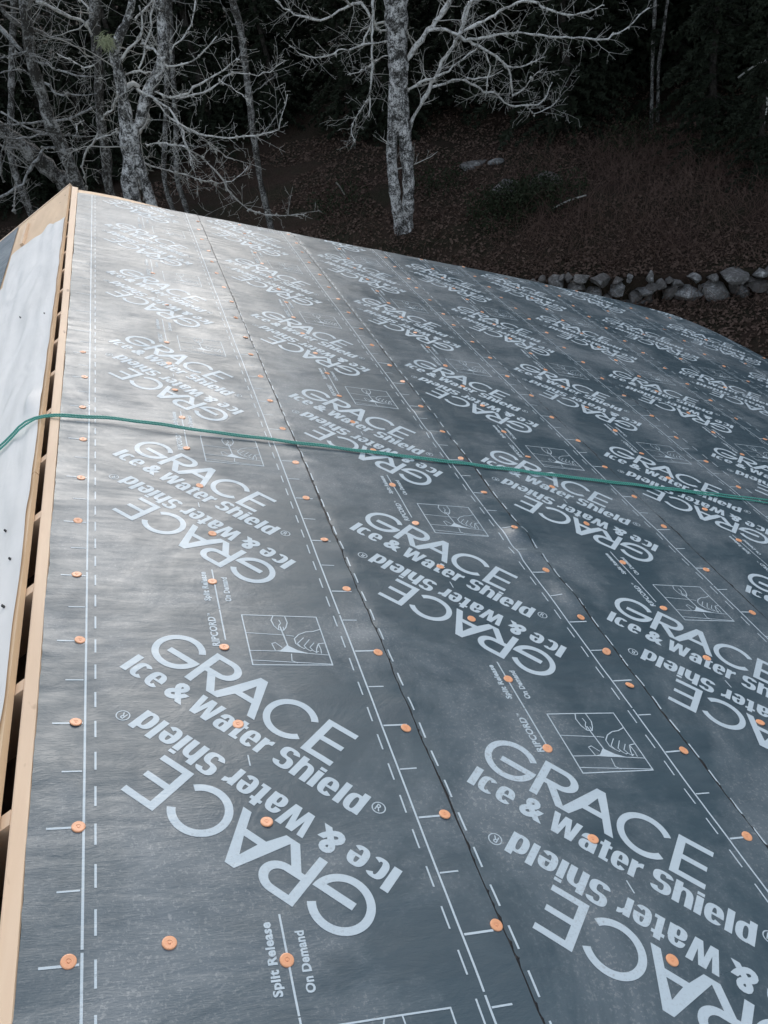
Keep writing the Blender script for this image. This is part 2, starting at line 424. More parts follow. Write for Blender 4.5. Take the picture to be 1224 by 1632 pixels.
# ---------------- membrane
OFF = [(0.0, 0.0, 0.0), (.8052, -.4198, -.0025), (1.6052, .2597, .0005), (2.3750, .4744, .010), (3.190, .634, .004), (3.990, .957, .004), (4.790, 1.147, .004)]
PER = 1.17792; LW = .72
def relief(s, t):
    """height of the membrane skin over the deck (m)"""
    s = np.asarray(s, float); t = np.asarray(t, float)
    h = .0034*vn(s*1.7, t*4.0, 21)+.0024*vn(s*4.0+.6*t, t*9.0, 22)+.0007*vn(s*9, t*22, 23)
    # long diagonal sags
    h = h+.0022*vn(s*5+t*2.2, t*1.3-s*.6, 24)
    # tight folds at the ridge edge
    e = np.exp(-np.clip(s+.105, 0, 9)/.045)
    h = h+e*(.0050*vn(s*3, t*14, 25)+.0050*vn(s*5, t*34, 26)+.001)
    for i in range(1, 7):
        o = OFF[i][0]+.010
        q = np.abs(s+OFF[i][2]*0-o); amp = np.clip(vn(t*.9, i*3.3+0*t, 27)*3+.6, 0.15, 1)
        h = h+amp*np.exp(-q/.045)*(.0075*vn(s*7, t*17, 30+i)+.0030*vn(s*9, t*40, 40+i)+.0012)
    for (cs, ct, rs, rt, a) in ((1.58, 1.12, .05, .05, .012), (1.60, .72, .05, .10, .008), (1.56, .98, .07, .03, .008), (1.0, 2.6, .10, .04, .004), (1.55, 2.0, .06, .03, .007), (1.57, 2.25, .05, .03, .006)):
        h = h+1.5*a*np.exp(-((s-cs)/rs)**2-((t-ct)/rt)**2)
    return h
def strip_h(i, s, t):
    a = s-OFF[i][0]-OFF[i][2]*t
    lift = .0042+.0022*sst(a, .70, .80)-.0016*(1-sst(a, .0, .035))*(i > 0)
    return lift+np.maximum(relief(s, t), -.0035)
def lap_edge(i, t):
    """position of the strip's lower (downslope) edge"""
    return OFF[i][0]+OFF[i][2]*t+.813+.0035*vn(np.asarray(t, float)*3, 0*np.asarray(t, float), 50+i)+.0020*vn(np.asarray(t, float)*30, 0*np.asarray(t, float), 60+i)

strips = []
for i in range(7):
    lo = -.104 if i == 0 else OFF[i][0]-.02
    na = 66; tt = np.arange(T0, 6.02, .0125 if i < 3 else .02); nb = len(tt)
    u = np.linspace(0, 1, na)
    U, T_ = np.meshgrid(u, tt, indexing='ij')
    L0 = lo+OFF[i][2]*T_
    if i == 0: L0 = L0+.0045*vn(T_*8, 0*T_, 70)+.003*vn(T_*40, 0*T_, 71)+.012*np.clip((2.6-T_)/2.6, 0, 1)*0
    HI = lap_edge(i, T_) if i < 6 else 0*T_+EAVE+.012
    S_ = L0+U*(HI-L0)
    tf = tfar(S_); T2 = T0+(T_-T0)*(tf-T0)/(tt[-1]-T0)
    # keep the lattice nearly regular : only the last metre is pulled to the outline
    wgt = sst(T_, 4.2, tt[-1]); T2 = T_+(tf-tt[-1])*wgt
    H = strip_h(i, S_, T2)
    over = sst(T2, tf-.03, tf); H = H-.016*over*over*(S_ > .3)
    P_ = np.stack([S_, T2, H], -1)
    F = [(a*nb+c, (a+1)*nb+c, (a+1)*nb+c+1, a*nb+c+1) for a in range(na-1) for c in range(nb-1)]
    st = mk('membrane_strip', rwa(P_.reshape(-1, 3)), F, MAT['mem'], house, smooth=True)
    strips.append(st)
    # black bitumen showing along the cut edge of the lap
    if i < 6:
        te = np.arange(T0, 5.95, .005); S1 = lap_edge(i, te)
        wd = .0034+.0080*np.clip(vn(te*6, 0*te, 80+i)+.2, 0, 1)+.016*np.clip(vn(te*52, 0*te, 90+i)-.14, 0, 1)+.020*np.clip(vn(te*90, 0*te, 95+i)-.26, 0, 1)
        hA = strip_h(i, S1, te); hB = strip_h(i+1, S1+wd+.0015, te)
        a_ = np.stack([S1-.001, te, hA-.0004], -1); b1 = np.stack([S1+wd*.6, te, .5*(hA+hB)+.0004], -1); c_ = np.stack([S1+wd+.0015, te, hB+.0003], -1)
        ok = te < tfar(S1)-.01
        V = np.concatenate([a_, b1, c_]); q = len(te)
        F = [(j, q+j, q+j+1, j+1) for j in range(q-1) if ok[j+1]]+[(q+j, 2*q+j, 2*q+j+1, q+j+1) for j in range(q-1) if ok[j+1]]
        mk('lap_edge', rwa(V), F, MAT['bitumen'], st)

# ---------------- the print
def poly_fill(polys):
    """list of closed outlines (x, y) -> triangulated verts, faces (outer CCW, holes inside)"""
    cu = bpy.data.curves.new('c', 'CURVE'); cu.dimensions = '2D'; cu.fill_mode = 'BOTH'
    for p in polys:
        sp = cu.splines.new('POLY'); sp.points.add(len(p)-1)
        for k, (x, y) in enumerate(p): sp.points[k].co = (x, y, 0, 1)
        sp.use_cyclic_u = True
    o = bpy.data.objects.new('c', cu); me = o.to_mesh()
    v = np.array([x.co[:] for x in me.vertices]); f = [tuple(p.vertices) for p in me.polygons]
    o.to_mesh_clear(); bpy.data.objects.remove(o); bpy.data.curves.remove(cu)
    return v[:, :2], f
def text_fill(txt, x0, x1, y0, y1, bold=.02, cap='H', tall=False, sp=1.0):
    """lettering squeezed into the box x0..x1, baseline y0, capital height to y1"""
    def raw(s):
        cu = bpy.data.curves.new('t', 'FONT'); cu.body = s; cu.offset = bold; cu.space_character = sp if len(s) > 1 else 1; cu.resolution_u = 3; cu.fill_mode = 'FRONT'
        o = bpy.data.objects.new('t', cu); me = o.to_mesh()
        v = np.array([x.co[:] for x in me.vertices]); f = [tuple(p.vertices) for p in me.polygons]
        o.to_mesh_clear(); bpy.data.objects.remove(o); bpy.data.curves.remove(cu); return v[:, :2], f
    v, f = raw(txt); hv, _ = raw(cap); b0, b1 = hv[:, 1].min(), hv[:, 1].max()
    x = (v[:, 0]-v[:, 0].min())/(v[:, 0].max()-v[:, 0].min())*(x1-x0)+x0
    q = (v[:, 1]-b0)/(b1-b0); xk = .76; q = np.where(q < 0, q*.8, np.where(q < xk, q*(.83/xk), .83+(q-xk)*(.17/(1-xk)))) if tall else q
    y = q*(y1-y0)+y0
    return np.stack([x, y], -1), f
def arc(cx, cy, r, a0, a1, k, ry=None):
    ry = ry or r
    return [(cx+r*math.cos(math.radians(a0+(a1-a0)*i/k)), cy+ry*math.sin(math.radians(a0+(a1-a0)*i/k))) for i in range(k+1)]
class Flat:
    def __init__(s): s.v = []; s.f = []
    def add(s, vf):
        v, f = vf; n = len(s.v); s.v += [tuple(p) for p in v]; s.f += [tuple(i+n for i in q) for q in f]
    def line(s, pts, w):
        for (x0, y0), (x1, y1) in zip(pts[:-1], pts[1:]):
            dx, dy = x1-x0, y1-y0; L = math.hypot(dx, dy)+1e-9; px, py = -dy/L*w/2, dx/L*w/2; ex, ey = dx/L*w*.3, dy/L*w*.3
            n = len(s.v); s.v += [(x0-ex+px, y0-ey+py), (x0-ex-px, y0-ey-py), (x1+ex-px, y1+ey-py), (x1+ex+px, y1+ey+py)]; s.f.append((n, n+1, n+2, n+3))
logo = Flat()
def big(polys): logo.add(poly_fill(polys))
cy = .1835; ro, ri = .0705, .0520
# G
cx = -.3665
o_ = arc(cx, cy, ro, 34, 357, 44); i_ = arc(cx, cy, ri, 357, 32, 40)
big([[(-.391, .1835), (-.391, .1640), (-.3185, .1640)]+arc(cx, cy, ri, -22, -328, 38)+arc(cx, cy, ro, -326, -1, 44)[:]+[(-.2955, .1835)]])
# R
big([[(-.2925, .1165), (-.2715, .1165), (-.2715, .1738), (-.2630, .1738), (-.2215, .1165), (-.1960, .1165), (-.2375, .1738)]+arc(-.2345, .2129, .0445, -84, 90, 18, .0391)+[(-.2925, .252)],
     [(-.2715, .2345), (-.236, .2345)]+arc(-.2345, .2130, .0235, 80, -80, 12, .0213)+[(-.2715, .1912)]])
# A
big([[(-.2115, .1165), (-.186, .1165), (-.1625, .1585), (-.1105, .1585), (-.0935, .1165), (-.0710, .1165), (-.1265, .2535), (-.1500, .2535)], [(-.1530, .1765), (-.1385, .2200), (-.1175, .1765)]])
# C
cx = -.0065
big([arc(cx, cy, ro, 33, 322, 42)+arc(cx, cy, ri, 322, 33, 40)])
# E
big([[(.0665, .1155), (.1525, .1155), (.1525, .1325), (.0870, .1325), (.0870, .1745), (.148, .1745), (.148, .1910), (.0870, .1910), (.0870, .2345), (.1545, .2345), (.1545, .2515), (.0665, .2515)]])
def clipp(p, nx, ny, c):
    out = []
    for (x0, y0), (x1, y1) in zip(p, p[1:]+p[:1]):
        a, b_ = nx*x0+ny*y0-c, nx*x1+ny*y1-c
        if a <= 0: out.append((x0, y0))
        if (a < 0 < b_) or (b_ < 0 < a): u = a/(a-b_); out.append((x0+(x1-x0)*u, y0+(y1-y0)*u))
    return out
def ringp(cx, cy, rx, ry, a0, a1, vs=.20, hs=.14, clips=(), e=2.6, k=26):
    def pt(r1, r2_, th):
        c, q = math.cos(th), math.sin(th)
        return (cx+r1*math.copysign(abs(c)**(2/e), c), cy+r2_*math.copysign(abs(q)**(2/e), q))
    out = []
    for j in range(k):
        t0, t1 = math.radians(a0+(a1-a0)*j/k), math.radians(a0+(a1-a0)*(j+1)/k)
        p = [pt(rx-vs, ry-hs, t0), pt(rx, ry, t0), pt(rx, ry, t1), pt(rx-vs, ry-hs, t1)]
        for c in clips: p = clipp(p, *c)
        if len(p) > 2: out.append(p)
    return out
def bxp(x0, x1, y0, y1): return [(x0, y0), (x1, y0), (x1, y1), (x0, y1)]
GL = {'I': ([bxp(0, .23, 0, 1)], .23), 'l': ([bxp(0, .20, 0, 1)], .20), 'i': ([bxp(0, .20, 0, .80), bxp(0, .20, .86, 1)], .20),
      'c': (ringp(.26, .40, .26, .42, 42, 318), .51),
      'e': (ringp(.26, .40, .26, .42, 0, 322)+[bxp(.19, .33, .35, .45), bxp(.33, .52, .35, .40)], .52),
      'a': (ringp(.26, .40, .26, .42, 0, 166, clips=[(0, -1, -.53)])+[bxp(.33, .53, 0, .53)]+ringp(.25, .235, .25, .255, 0, 360, hs=.12, clips=[(1, 0, .33)]), .53),
      't': ([bxp(.09, .29, 0, .97), bxp(0, .09, .66, .80), bxp(.29, .38, .66, .80), bxp(.29, .38, 0, .14)], .38),
      'r': ([bxp(0, .20, 0, .80), [(.20, .50), (.26, .59), (.38, .61), (.38, .82), (.30, .81), (.20, .72)]], .38),
      'S': (ringp(.28, .735, .28, .285, 12, 270)+ringp(.28, .285, .28, .300, -168, 90), .56),
      'h': ([bxp(0, .20, 0, 1), bxp(.34, .54, 0, .40)]+ringp(.27, .40, .27, .42, 0, 150, clips=[(-1, 0, -.20), (0, -1, -.40)]), .54),
      'd': ([bxp(.34, .54, 0, 1)]+ringp(.27, .40, .27, .42, 0, 360, clips=[(1, 0, .34)]), .54)}
WO = [(0, 1), (.14, 0), (.37, 0), (.475, .60), (.58, 0), (.81, 0), (.95, 1), (.745, 1), (.68, .40), (.585, 1), (.365, 1), (.27, .40), (.205, 1)]
def heavy(txt, x0, x1, y0, y1):
    adv = {'W': .95, **{k: v[1] for k, v in GL.items()}}; gap = .055
    tot = sum(adv[c] for c in txt)+gap*(len(txt)-1); sc = (x1-x0)/tot; x = 0
    for c in txt:
        if c == 'W': v, f = poly_fill([WO]); logo.add(([(x0+(x+a)*sc, y0+b_*(y1-y0)) for a, b_ in v], f))
        else:
            for p in GL[c][0]: logo.add(([(x0+(x+a)*sc, y0+b_*(y1-y0)) for a, b_ in p], [tuple(range(len(p)))]))
        x += adv[c]+gap
for wd_, a_, b_ in (('Ice', -.430, -.313), ('Water', -.217, .013), ('Shield', .036, .277)): heavy(wd_, a_, b_, .0325, .1010)
logo.add(text_fill('&', -.294, -.232, .0325, .1010, .040, cap='&'))
logo.add(text_fill('R', .2985, .3120, .076, .0950, .012))
rg = arc(.3055, .0855, .0155, 0, 360, 20)
for k in range(20): logo.line([rg[k], rg[k+1]], .0028)
up = list(logo.v); uf = list(logo.f)
n0 = len(up); allv = up+[(-x, -y) for x, y in up]; allf = uf+[tuple(i+n0 for i in q) for q in uf]
r2 = math.sqrt(.5); c0 = (.3605, -.003)
LOGO = (np.array([(c0[0]+(x+y)*r2, c0[1]+(-x+y)*r2) for x, y in allv]), allf)

mark = Flat(); diag = Flat(); cen = Flat()   # ripcord lettering, diagram and centre line of one period
def vtext(txt, a0, a1, b0, b1, bold=.03):
    v, f = text_fill(txt, b0, b1, a0, a1, bold, tall=True, sp=1.06)
    mark.add((np.stack([-(v[:, 1]-a0)+a1, v[:, 0]], -1), f))
# text reading up the roll : x of the text runs along b, its top points to -a
vtext('Split Release', .322, .340, -.562, -.415, .04)
vtext('On Demand', .383, .401, -.562, -.440, .04)
vtext('RIPCORD', .3225, .3435, .4115, .540, .035)
vtext('TM', .3225, .3305, .5435, .556, .01)
cen.line([(.3605, .440), (.3605, .5735)], .0042); cen.line([(.3605, -.5995), (.3605, -.402)], .0042)
cen.line([(.3607, -.018), (.3603, .014)], .0034)
bx0, bx1, by0, by1 = .4205, .6430, .3345, .5520
W_ = .0026
diag.line([(bx0, by0), (bx1, by0), (bx1, by1), (bx0, by1), (bx0, by0)], .0036)
diag.line([(bx0, .470), (.530, .462)], W_); diag.line([(bx0, .394), (.505, .392)], W_); diag.line([(.575, .384), (bx1, .377)], W_)
diag.line([(bx0, .354), (bx1, .338)], W_); diag.line([(.535, .462), (.556, .458)], W_)
# cord, torn film, two hands
diag.line([(.524, .500), (.526, .478), (.529, .440), (.531, .415)], .0038)
diag.line([(.535, .380), (.531, .352), (.545, .343)], W_)
diag.add(poly_fill([[(.487, .392), (.508, .396), (.529, .418), (.556, .396), (.590, .382), (.540, .386)]]))
diag.line([(.498, .428), (.487, .424), (.492, .395)], W_); diag.line([(.498, .428), (.513, .408)], W_)
diag.line([(.512, .551), (.503, .530), (.507, .503), (.517, .486), (.532, .484), (.541, .498), (.549, .520), (.547, .550)], .0030)
diag.line([(.517, .486), (.521, .505), (.529, .517), (.526, .532)], W_); diag.line([(.532, .484), (.533, .499)], W_)
diag.line([(.642, .493), (.618, .482), (.596, .479), (.572, .466), (.556, .447), (.556, .425), (.566, .412)], .0030)
for k_, (q0, q1) in enumerate([((.567, .412), (.584, .452)), ((.584, .402), (.599, .444)), ((.600, .396), (.610, .430))]):
    diag.line([q0, (q0[0]-.006, q0[1]+.014), q1], W_)
    diag.line([q0, (q0[0]+.008, q0[1]-.008), (q0[0]+.015, q0[1]-.004)], W_)
diag.line([(.640, .430), (.622, .426), (.612, .404), (.608, .386)], .0030); diag.line([(.622, .426), (.624, .402), (.622, .384)], W_)
lines = Flat()       # edge lines, dashes and nailing ticks of one period (starts at b = -.436)
B0 = -.436
lines.line([(0, B0+.006), (0, B0+PER-.003)], .0050)
lines.line([(LW, -.605), (LW, -.605+PER-.009)], .0046)
for k in range(12):
    b0 = -.504+.09816*k; lines.line([(.0225, b0), (.0225, b0+.050)], .0046); b1 = b0+.0285+.005
    lines.line([(.6990, b1), (.6990, b1+.049)], .0040)
for k in range(4):
    b0 = -.459+.29448*k
    lines.line([(-.069, b0), (-.006, b0)], .0052); lines.line([(-.045, b0+.147), (-.006, b0+.147)], .0040)
    b0 = -.488+.29448*k
    lines.line([(LW+.006, b0), (LW+.068, b0)], .0052); lines.line([(LW+.005, b0+.146), (LW+.046, b0+.146)], .0040)

def tessellate(vf, cell):
    v, f = vf; bm = bmesh.new(); vs = [bm.verts.new((x, y, 0)) for x, y in v]
    for q in f:
        try: bm.faces.new([vs[i] for i in q])
        except ValueError: pass
    lo = np.min(v, 0); hi = np.max(v, 0)
    for ax in (0, 1):
        for c in np.arange(math.ceil(lo[ax]/cell)*cell, hi[ax], cell):
            nrm = (1, 0, 0) if ax == 0 else (0, 1, 0)
            bmesh.ops.bisect_plane(bm, geom=bm.verts[:]+bm.edges[:]+bm.faces[:], plane_co=(c if ax == 0 else 0, c if ax else 0, 0), plane_no=nrm, dist=1e-6)
    bmesh.ops.remove_doubles(bm, verts=bm.verts[:], dist=2e-5); bm.normal_update()
    out = np.array([x.co[:2] for x in bm.verts]); bm.verts.index_update()
    ff = []
    for q in bm.faces:
        idx = [x.index for x in q.verts]
        ff.append(tuple(idx if q.normal.z > 0 else idx[::-1]))
    bm.free(); return out, ff
TL = {}
for key, src, cf, cc in (('printed_lettering', LOGO, .022, .06), ('printed_diagram', (np.array(diag.v), diag.f), .022, .06), ('printed_words', (np.array(mark.v), mark.f), .022, .06), ('printed_centre_line', (np.array(cen.v), cen.f), .022, .06), ('printed_line', (np.array(lines.v), lines.f), .020, .05)):
    TL[key] = tessellate(src, cf)
def vis(P, m=60):
    v = RW @ (np.array(P)-CW)
    if v[2] > -.05: return False
    x, y = 612+FPX*v[0]/-v[2], 816-FPX*v[1]/-v[2]
    return -m < x < 1224+m and -m < y < 1632+m
for i in range(7):
    so_, to_, sk = OFF[i]
    for k in range(-5, 7):
        T_ = to_+k*PER
        if T_ < -3.0 or T_ > 6.6: continue
        for key, lift in (('printed_line', .0007), ('printed_words', .0007), ('printed_centre_line', .0007), ('printed_diagram', .0007), ('printed_lettering', .0008)):
            v, f = TL[key]
            t = v[:, 1]+T_; s = v[:, 0]+so_+sk*t
            le = lap_edge(i, t) if i < 6 else 0*t+EAVE
            pe = lap_edge(i-1, t) if i > 0 else 0*t-.2
            # ink just beside the far rake follows the pulled lattice: simply stop short of it
            ok = (t < tfar(s)-.035) & (t > T0+.05) & (s < le-.002) & (s > pe+.002)
            if not ok.any(): continue
            h = strip_h(i, s, t)+lift+(.0006 if i > 2 else 0)
            ff = [q for q in f if all(ok[j] for j in q)]
            if not ff: continue
            pr = mk(key, rwa(np.stack([s, t, h], -1)), ff, MAT['ink'], strips[i], smooth=True)
            e_ = .004; gs = (strip_h(i, s+e_, t)-strip_h(i, s-e_, t))/(2*e_); gt = (strip_h(i, s, t+e_)-strip_h(i, s, t-e_))/(2*e_)
            nn_ = np.stack([-gs, -gt, np.ones_like(gs)], -1); nn_ /= np.linalg.norm(nn_, axis=1)[:, None]
            pr.data.normals_split_custom_set_from_vertices((nn_ @ M.T).tolist())
            if key in ('printed_line', 'printed_words', 'printed_centre_line'): pr['kind'] = 'stuff'

# ---------------- nail caps
prof = [(0, .0019), (.0026, .0019), (.0030, .0009), (.0044, .0009), (.0050, .0016), (.0118, .0017), (.0135, .0011), (.0138, -.0012)]
SEG = 20; cv = []; cf = []
cv.append((0, 0, prof[0][1]))
for r_, z_ in prof[1:]:
    for j in range(SEG): cv.append((r_*math.cos(2*math.pi*j/SEG), r_*math.sin(2*math.pi*j/SEG), z_))
for j in range(SEG): cf.append((0, 1+j, 1+(j+1) % SEG))
for q in range(len(prof)-2):
    for j in range(SEG): a_ = 1+q*SEG+j; b_ = 1+q*SEG+(j+1) % SEG; cf.append((a_, a_+SEG, b_+SEG, b_))
cap_me = bpy.data.meshes.new('nail_cap'); cap_me.from_pydata(cv, [], cf); cap_me.materials.append(MAT['cap'])
cap_me.update()
hl = Vector((0, 0, 0))
def cap(i, s, t, lift=.0, tilt=None):
    if t > float(tfar(s))-.02: return
    h = float(strip_h(i, np.array(s), np.array(t)))
    P = rw(s, t, h+.0012+lift)
    if not vis(P, 30): return
    o = bpy.data.objects.new('nail_cap', cap_me); COL.objects.link(o); o.parent = strips[i]
    o.location = Vector(P)-house.location
    tx, ty = (random.gauss(0, .08), random.gauss(0, .08)) if tilt is None else tilt
    o.rotation_euler = (Matrix.Rotation(PITCH, 3, 'Y') @ Matrix.Rotation(tx, 3, 'X') @ Matrix.Rotation(ty, 3, 'Y') @ Matrix.Rotation(random.random()*6, 3, 'Z')).to_euler()
for (s, t) in [(.15, -.436), (.358, -.496), (-.022, -.452), (-.010, -.164), (-.020, .133), (-.015, .428), (-.028, .724), (-.029, 1.02), (-.023, 1.304),
               (-.02, 1.60), (-.025, 1.89), (-.02, 2.2), (-.03, 2.5), (.373, -.179), (.351, .116), (.353, .407), (.355, .713), (.386, .989), (.377, 1.313), (.356, 1.608), (.362, 1.891),
               (.355, 2.18), (.35, 2.49), (.36, 2.78), (.40, 3.4), (.36, 4.0)]:
    cap(0, s, t)
rows = {0: (.103, .785), 1: (-.187, .785), 2: (-.4, .785), 3: (.1, .78), 4: (.2, .78), 5: (.05, .78), 6: (.15, .77)}
for k in range(-4, 20):
    t = .103+.2945*k+(.003 if k else 0)
    cap(0, .776+random.gauss(0, .008)+(.012 if k < 0 else 0), t+random.gauss(0, .008))
for i in range(1, 7):
    so_, to_, sk = OFF[i]
    for k in range(-14, 24):
        t = to_+.116+.2945*k+random.gauss(0, .012)
        if t < -1.5: continue
        if i < 5 or k % 2 == 0: cap(i, so_+sk*t+.361+random.gauss(0, .010), t)
        t2 = to_+.101+.2945*k+random.gauss(0, .012)
        cap(i, so_+sk*t2+.778+random.gauss(0, .008), t2)
P = (1.567, .385); cap(1, 1.580, .405, .003, (.25, -.2))

# ------------------------------------------------------------------ rope across the ridge
rp = MB()
rt = [(.0, 1.770, .012), (.10, 1.772, .016), (.23, 1.760, .019), (.375, 1.748, .017), (.55, 1.744, .012), (.76, 1.74, .008), (1.17, 1.721, .007), (1.64, 1.694, .007), (2.085, 1.668, .007), (2.577, 1.655, .007), (3.255, 1.615, .007), (4.0, 1.57, .007), (4.8, 1.50, .007), (5.6, 1.46, .006), (5.75, 1.46, -.20), (5.76, 1.46, -1.2)]
lt = [(1.4, 1.45, .012), (.9, 1.60, .012), (.5, 1.69, .012), (.30, 1.725, .014), (.15, 1.735, .022), (.05, 1.755, .026)]
base = [np.array(lw(a, b_, c)) for a, b_, c in lt]+[np.array(rw(-.122, 1.768, .012)), ]
def surf(a, b_, c):
    if a > 5.5 or a < -.05: return np.array(rw(a, b_, c))
    i = max(j for j in range(7) if a >= OFF[j][0]-.01 or j == 0)
    return np.array(rw(a, b_, c+max(0, float(strip_h(i, np.array(a), np.array(b_))))))
base += [surf(*q) for q in rt]
def dense(pts, per=.03):
    out = []
    P4 = [pts[0]]+list(pts)+[pts[-1]]
    for i in range(1, len(P4)-2):
        k = max(2, int(np.linalg.norm(P4[i+1]-P4[i])/per))
        for j in range(k):
            u = j/k; a, b_, c, d = P4[i-1:i+3]
            out.append(.5*((2*b_)+(-a+c)*u+(2*a-5*b_+4*c-d)*u*u+(-a+3*b_-3*c+d)*u**3))
    out.append(pts[-1]); return out
dn = dense(base)
spread = lambda x: .0038+.018*max(0, min(1, (x-1.9)/1.5))*(.6+.4*math.sin(x*2.3))
for sg in (0, 1):
    pp = []
    for p in dn:
        x = p[0]; tw = math.sin(x*3.1)*.5+.5
        pp.append(p+np.array([0, (sg*2-1)*(spread(x)) - (.012 if (sg == 0 and x < -.2) else 0), .0045*sg*(1-tw*.5)]))
    rp.tube([p+np.array([0, .002*math.sin(p[0]*23+sg), .0012*math.sin(p[0]*31)]) for p in pp], [.0040]*len(pp), 8)
rope = rp.build('rope', MAT['rope'], smooth=True)
tag(rope, 'green rope running double across the roof and over the raw wood ridge', 'rope')

# ------------------------------------------------------------------ dry stone wall beyond the gable
wall = empty('stone_wall', tuple([*(WP), -4.9])); tag(wall, 'low dry stone wall of grey fieldstones at the foot of the slope behind the roof', 'wall')
ico = bmesh.new(); bmesh.ops.create_icosphere(ico, subdivisions=2, radius=1); IV = np.array([x.co[:] for x in ico.verts]); IF = [tuple(x.index for x in q.verts) for q in ico.faces]; ico.free()
def stone(px, py, hw, hh_, D=None, back_=0):
    # find where the view direction meets the wall's front face
    v = ray(px, py); P0 = np.array([*WP, 0])-np.array([*WN, 0])*(.05-back_)
    nn = np.array([*WN, 0]); k = ((P0-CW)@nn)/(v@nn); c = CW+v*k; rng_ = k
    a = hw*rng_/FPX*.90; b_ = hh_*rng_/FPX*.92; dpt = min(.3, .75*a+.1)
    lr = np.random.default_rng(int(px*7+py*13))
    V = IV.copy()
    for _ in range(13):                                    # knock flat faces into it
        d = lr.normal(size=3)*np.array([1, .6, 1]); d /= np.linalg.norm(d); k_ = lr.uniform(.42, .72); ex = V@d-k_; V = V-np.outer(np.clip(ex, 0, None), d)
    V = V*(1+.03*lr.normal(size=(len(V), 1)))
    V = V/np.abs(V).max(0)
    rz = lr.uniform(-.2, .2); V2 = V.copy(); V2[:, 0] = V[:, 0]*math.cos(rz)-V[:, 2]*math.sin(rz); V2[:, 2] = V[:, 0]*math.sin(rz)+V[:, 2]*math.cos(rz)
    Wd = c+V2[:, :1]*a*np.array([*WD, 0])+V2[:, 1:2]*dpt*nn+V2[:, 2:3]*b_*np.array([0, 0, 1.])
    mk('stone', Wd, IF, MAT['stone'], wall)
sr = np.random.default_rng(4)
for _ in range(110): stone(sr.uniform(835, 1300), sr.uniform(440, 505), sr.uniform(4, 9), sr.uniform(3, 6), back_=sr.choice([.06, -.06, .0]))
for q in [(858, 452, 7, 6), (864, 446, 6, 6), (887, 455, 16, 17), (906, 444, 8, 8), (930, 443, 17, 7), (957, 447, 16, 11), (986, 461, 14, 10), (1003, 447, 5, 5), (1037, 441, 8, 12), (1037, 456, 12, 6),
          (1053, 452, 9, 9), (1079, 450, 10, 6), (1031, 465, 17, 10), (1064, 465, 16, 11), (1094, 465, 26, 16), (1115, 460, 5, 10), (1142, 467, 28, 21), (1173, 439, 24, 10), (1171, 456, 10, 12), (1180, 462, 14, 10),
          (1178, 488, 24, 14), (1128, 491, 12, 11), (1103, 499, 17, 6), (915, 458, 18, 10), (948, 464, 20, 9), (1010, 470, 14, 9), (1205, 452, 20, 13), (1216, 478, 18, 15), (1212, 436, 16, 9), (1155, 500, 20, 10),
          (1200, 506, 20, 11), (1066, 484, 22, 9), (1030, 482, 18, 8), (1000, 484, 18, 8), (1250, 460, 26, 18), (1290, 455, 22, 18), (1245, 492, 24, 14), (1288, 494, 24, 18), (1330, 470, 26, 22), (1235, 432, 20, 9),
          (1275, 430, 22, 9), (1138, 442, 12, 7), (1108, 441, 14, 5), (985, 447, 9, 6), (835, 455, 12, 9), (812, 457, 14, 9), (840, 470, 18, 10), (872, 470, 14, 8), (1090, 515, 24, 9), (1140, 522, 24, 9), (1190, 530, 26, 11), (1236, 520, 26, 11)]:
    stone(*q)

def boulder(name, px, py, D, w_, h_, label):
    v = ray(px, py); c = at(px, py, D); c[2] = float(gz(c[0], c[1]))+h_*.25
    lr = np.random.default_rng(int(px*3+py)); V = IV.copy()
    for _ in range(8):
        d = lr.normal(size=3); d /= np.linalg.norm(d); V = V-np.outer(np.clip(V@d-lr.uniform(.55, .85), 0, None), d)
    V = V*np.array([w_, w_*.7, h_])*(1+.06*lr.normal(size=(len(V), 1)))
    o = mk(name, V, IF, MAT['stone']); o.location = c; tag(o, label, 'rock')
boulder('rock', 805, 312, 19.6, .45, .22, 'grey rock half sunk in the leaves right of the pale double-trunked tree')
boulder('rock', 872, 310, 19.8, .42, .20, 'mossy grey rock further right on the leafy slope')
boulder('rock', 755, 285, 21.5, .40, .10, 'thin pale ledge of rock below the dark evergreens')
boulder('rock', 793, 288, 21.3, .22, .09, 'small pale rock beside the thin ledge')

# ------------------------------------------------------------------ bare trees
def grow(mb, p, d, L, r, depth, lr, lim=3, up=.1, k=4):
    n_ = max(3, int(L/.16)) if depth < 2 else 4
    if depth >= 3: n_ = 3
    pts = [p.copy()]; d = d/np.linalg.norm(d); dirs = [d.copy()]
    for _ in range(n_):
        d = d+lr.normal(size=3)*.17+np.array([0, 0, up*.12]); d /= np.linalg.norm(d)
        pts.append(pts[-1]+d*L/n_); dirs.append(d.copy())
    rad = [max(.0020, r*.8*(1-.75*i/n_)) for i in range(n_+1)]
    mb.tube(pts, rad, k if depth < 2 else 3, cap=False)
    if depth >= lim: return
    m_ = int(L*[5.0, 5.0, 4.5, 0][min(depth, 3)])+1
    for _ in range(m_):
        u = lr.uniform(.15, 1); i = min(n_-1, int(u*n_)); q = pts[i]+(pts[i+1]-pts[i])*(u*n_-i)
        a = lr.normal(size=3); a -= dirs[i]*(a@dirs[i]); a /= np.linalg.norm(a)
        nd = dirs[i]*lr.uniform(.3, 1.1)+a+np.array([0, 0, up*.8])
        grow(mb, q, nd, L*lr.uniform(.25, .6)*(1-.4*u), rad[i]*.55, depth+1, lr, lim, up, 4)
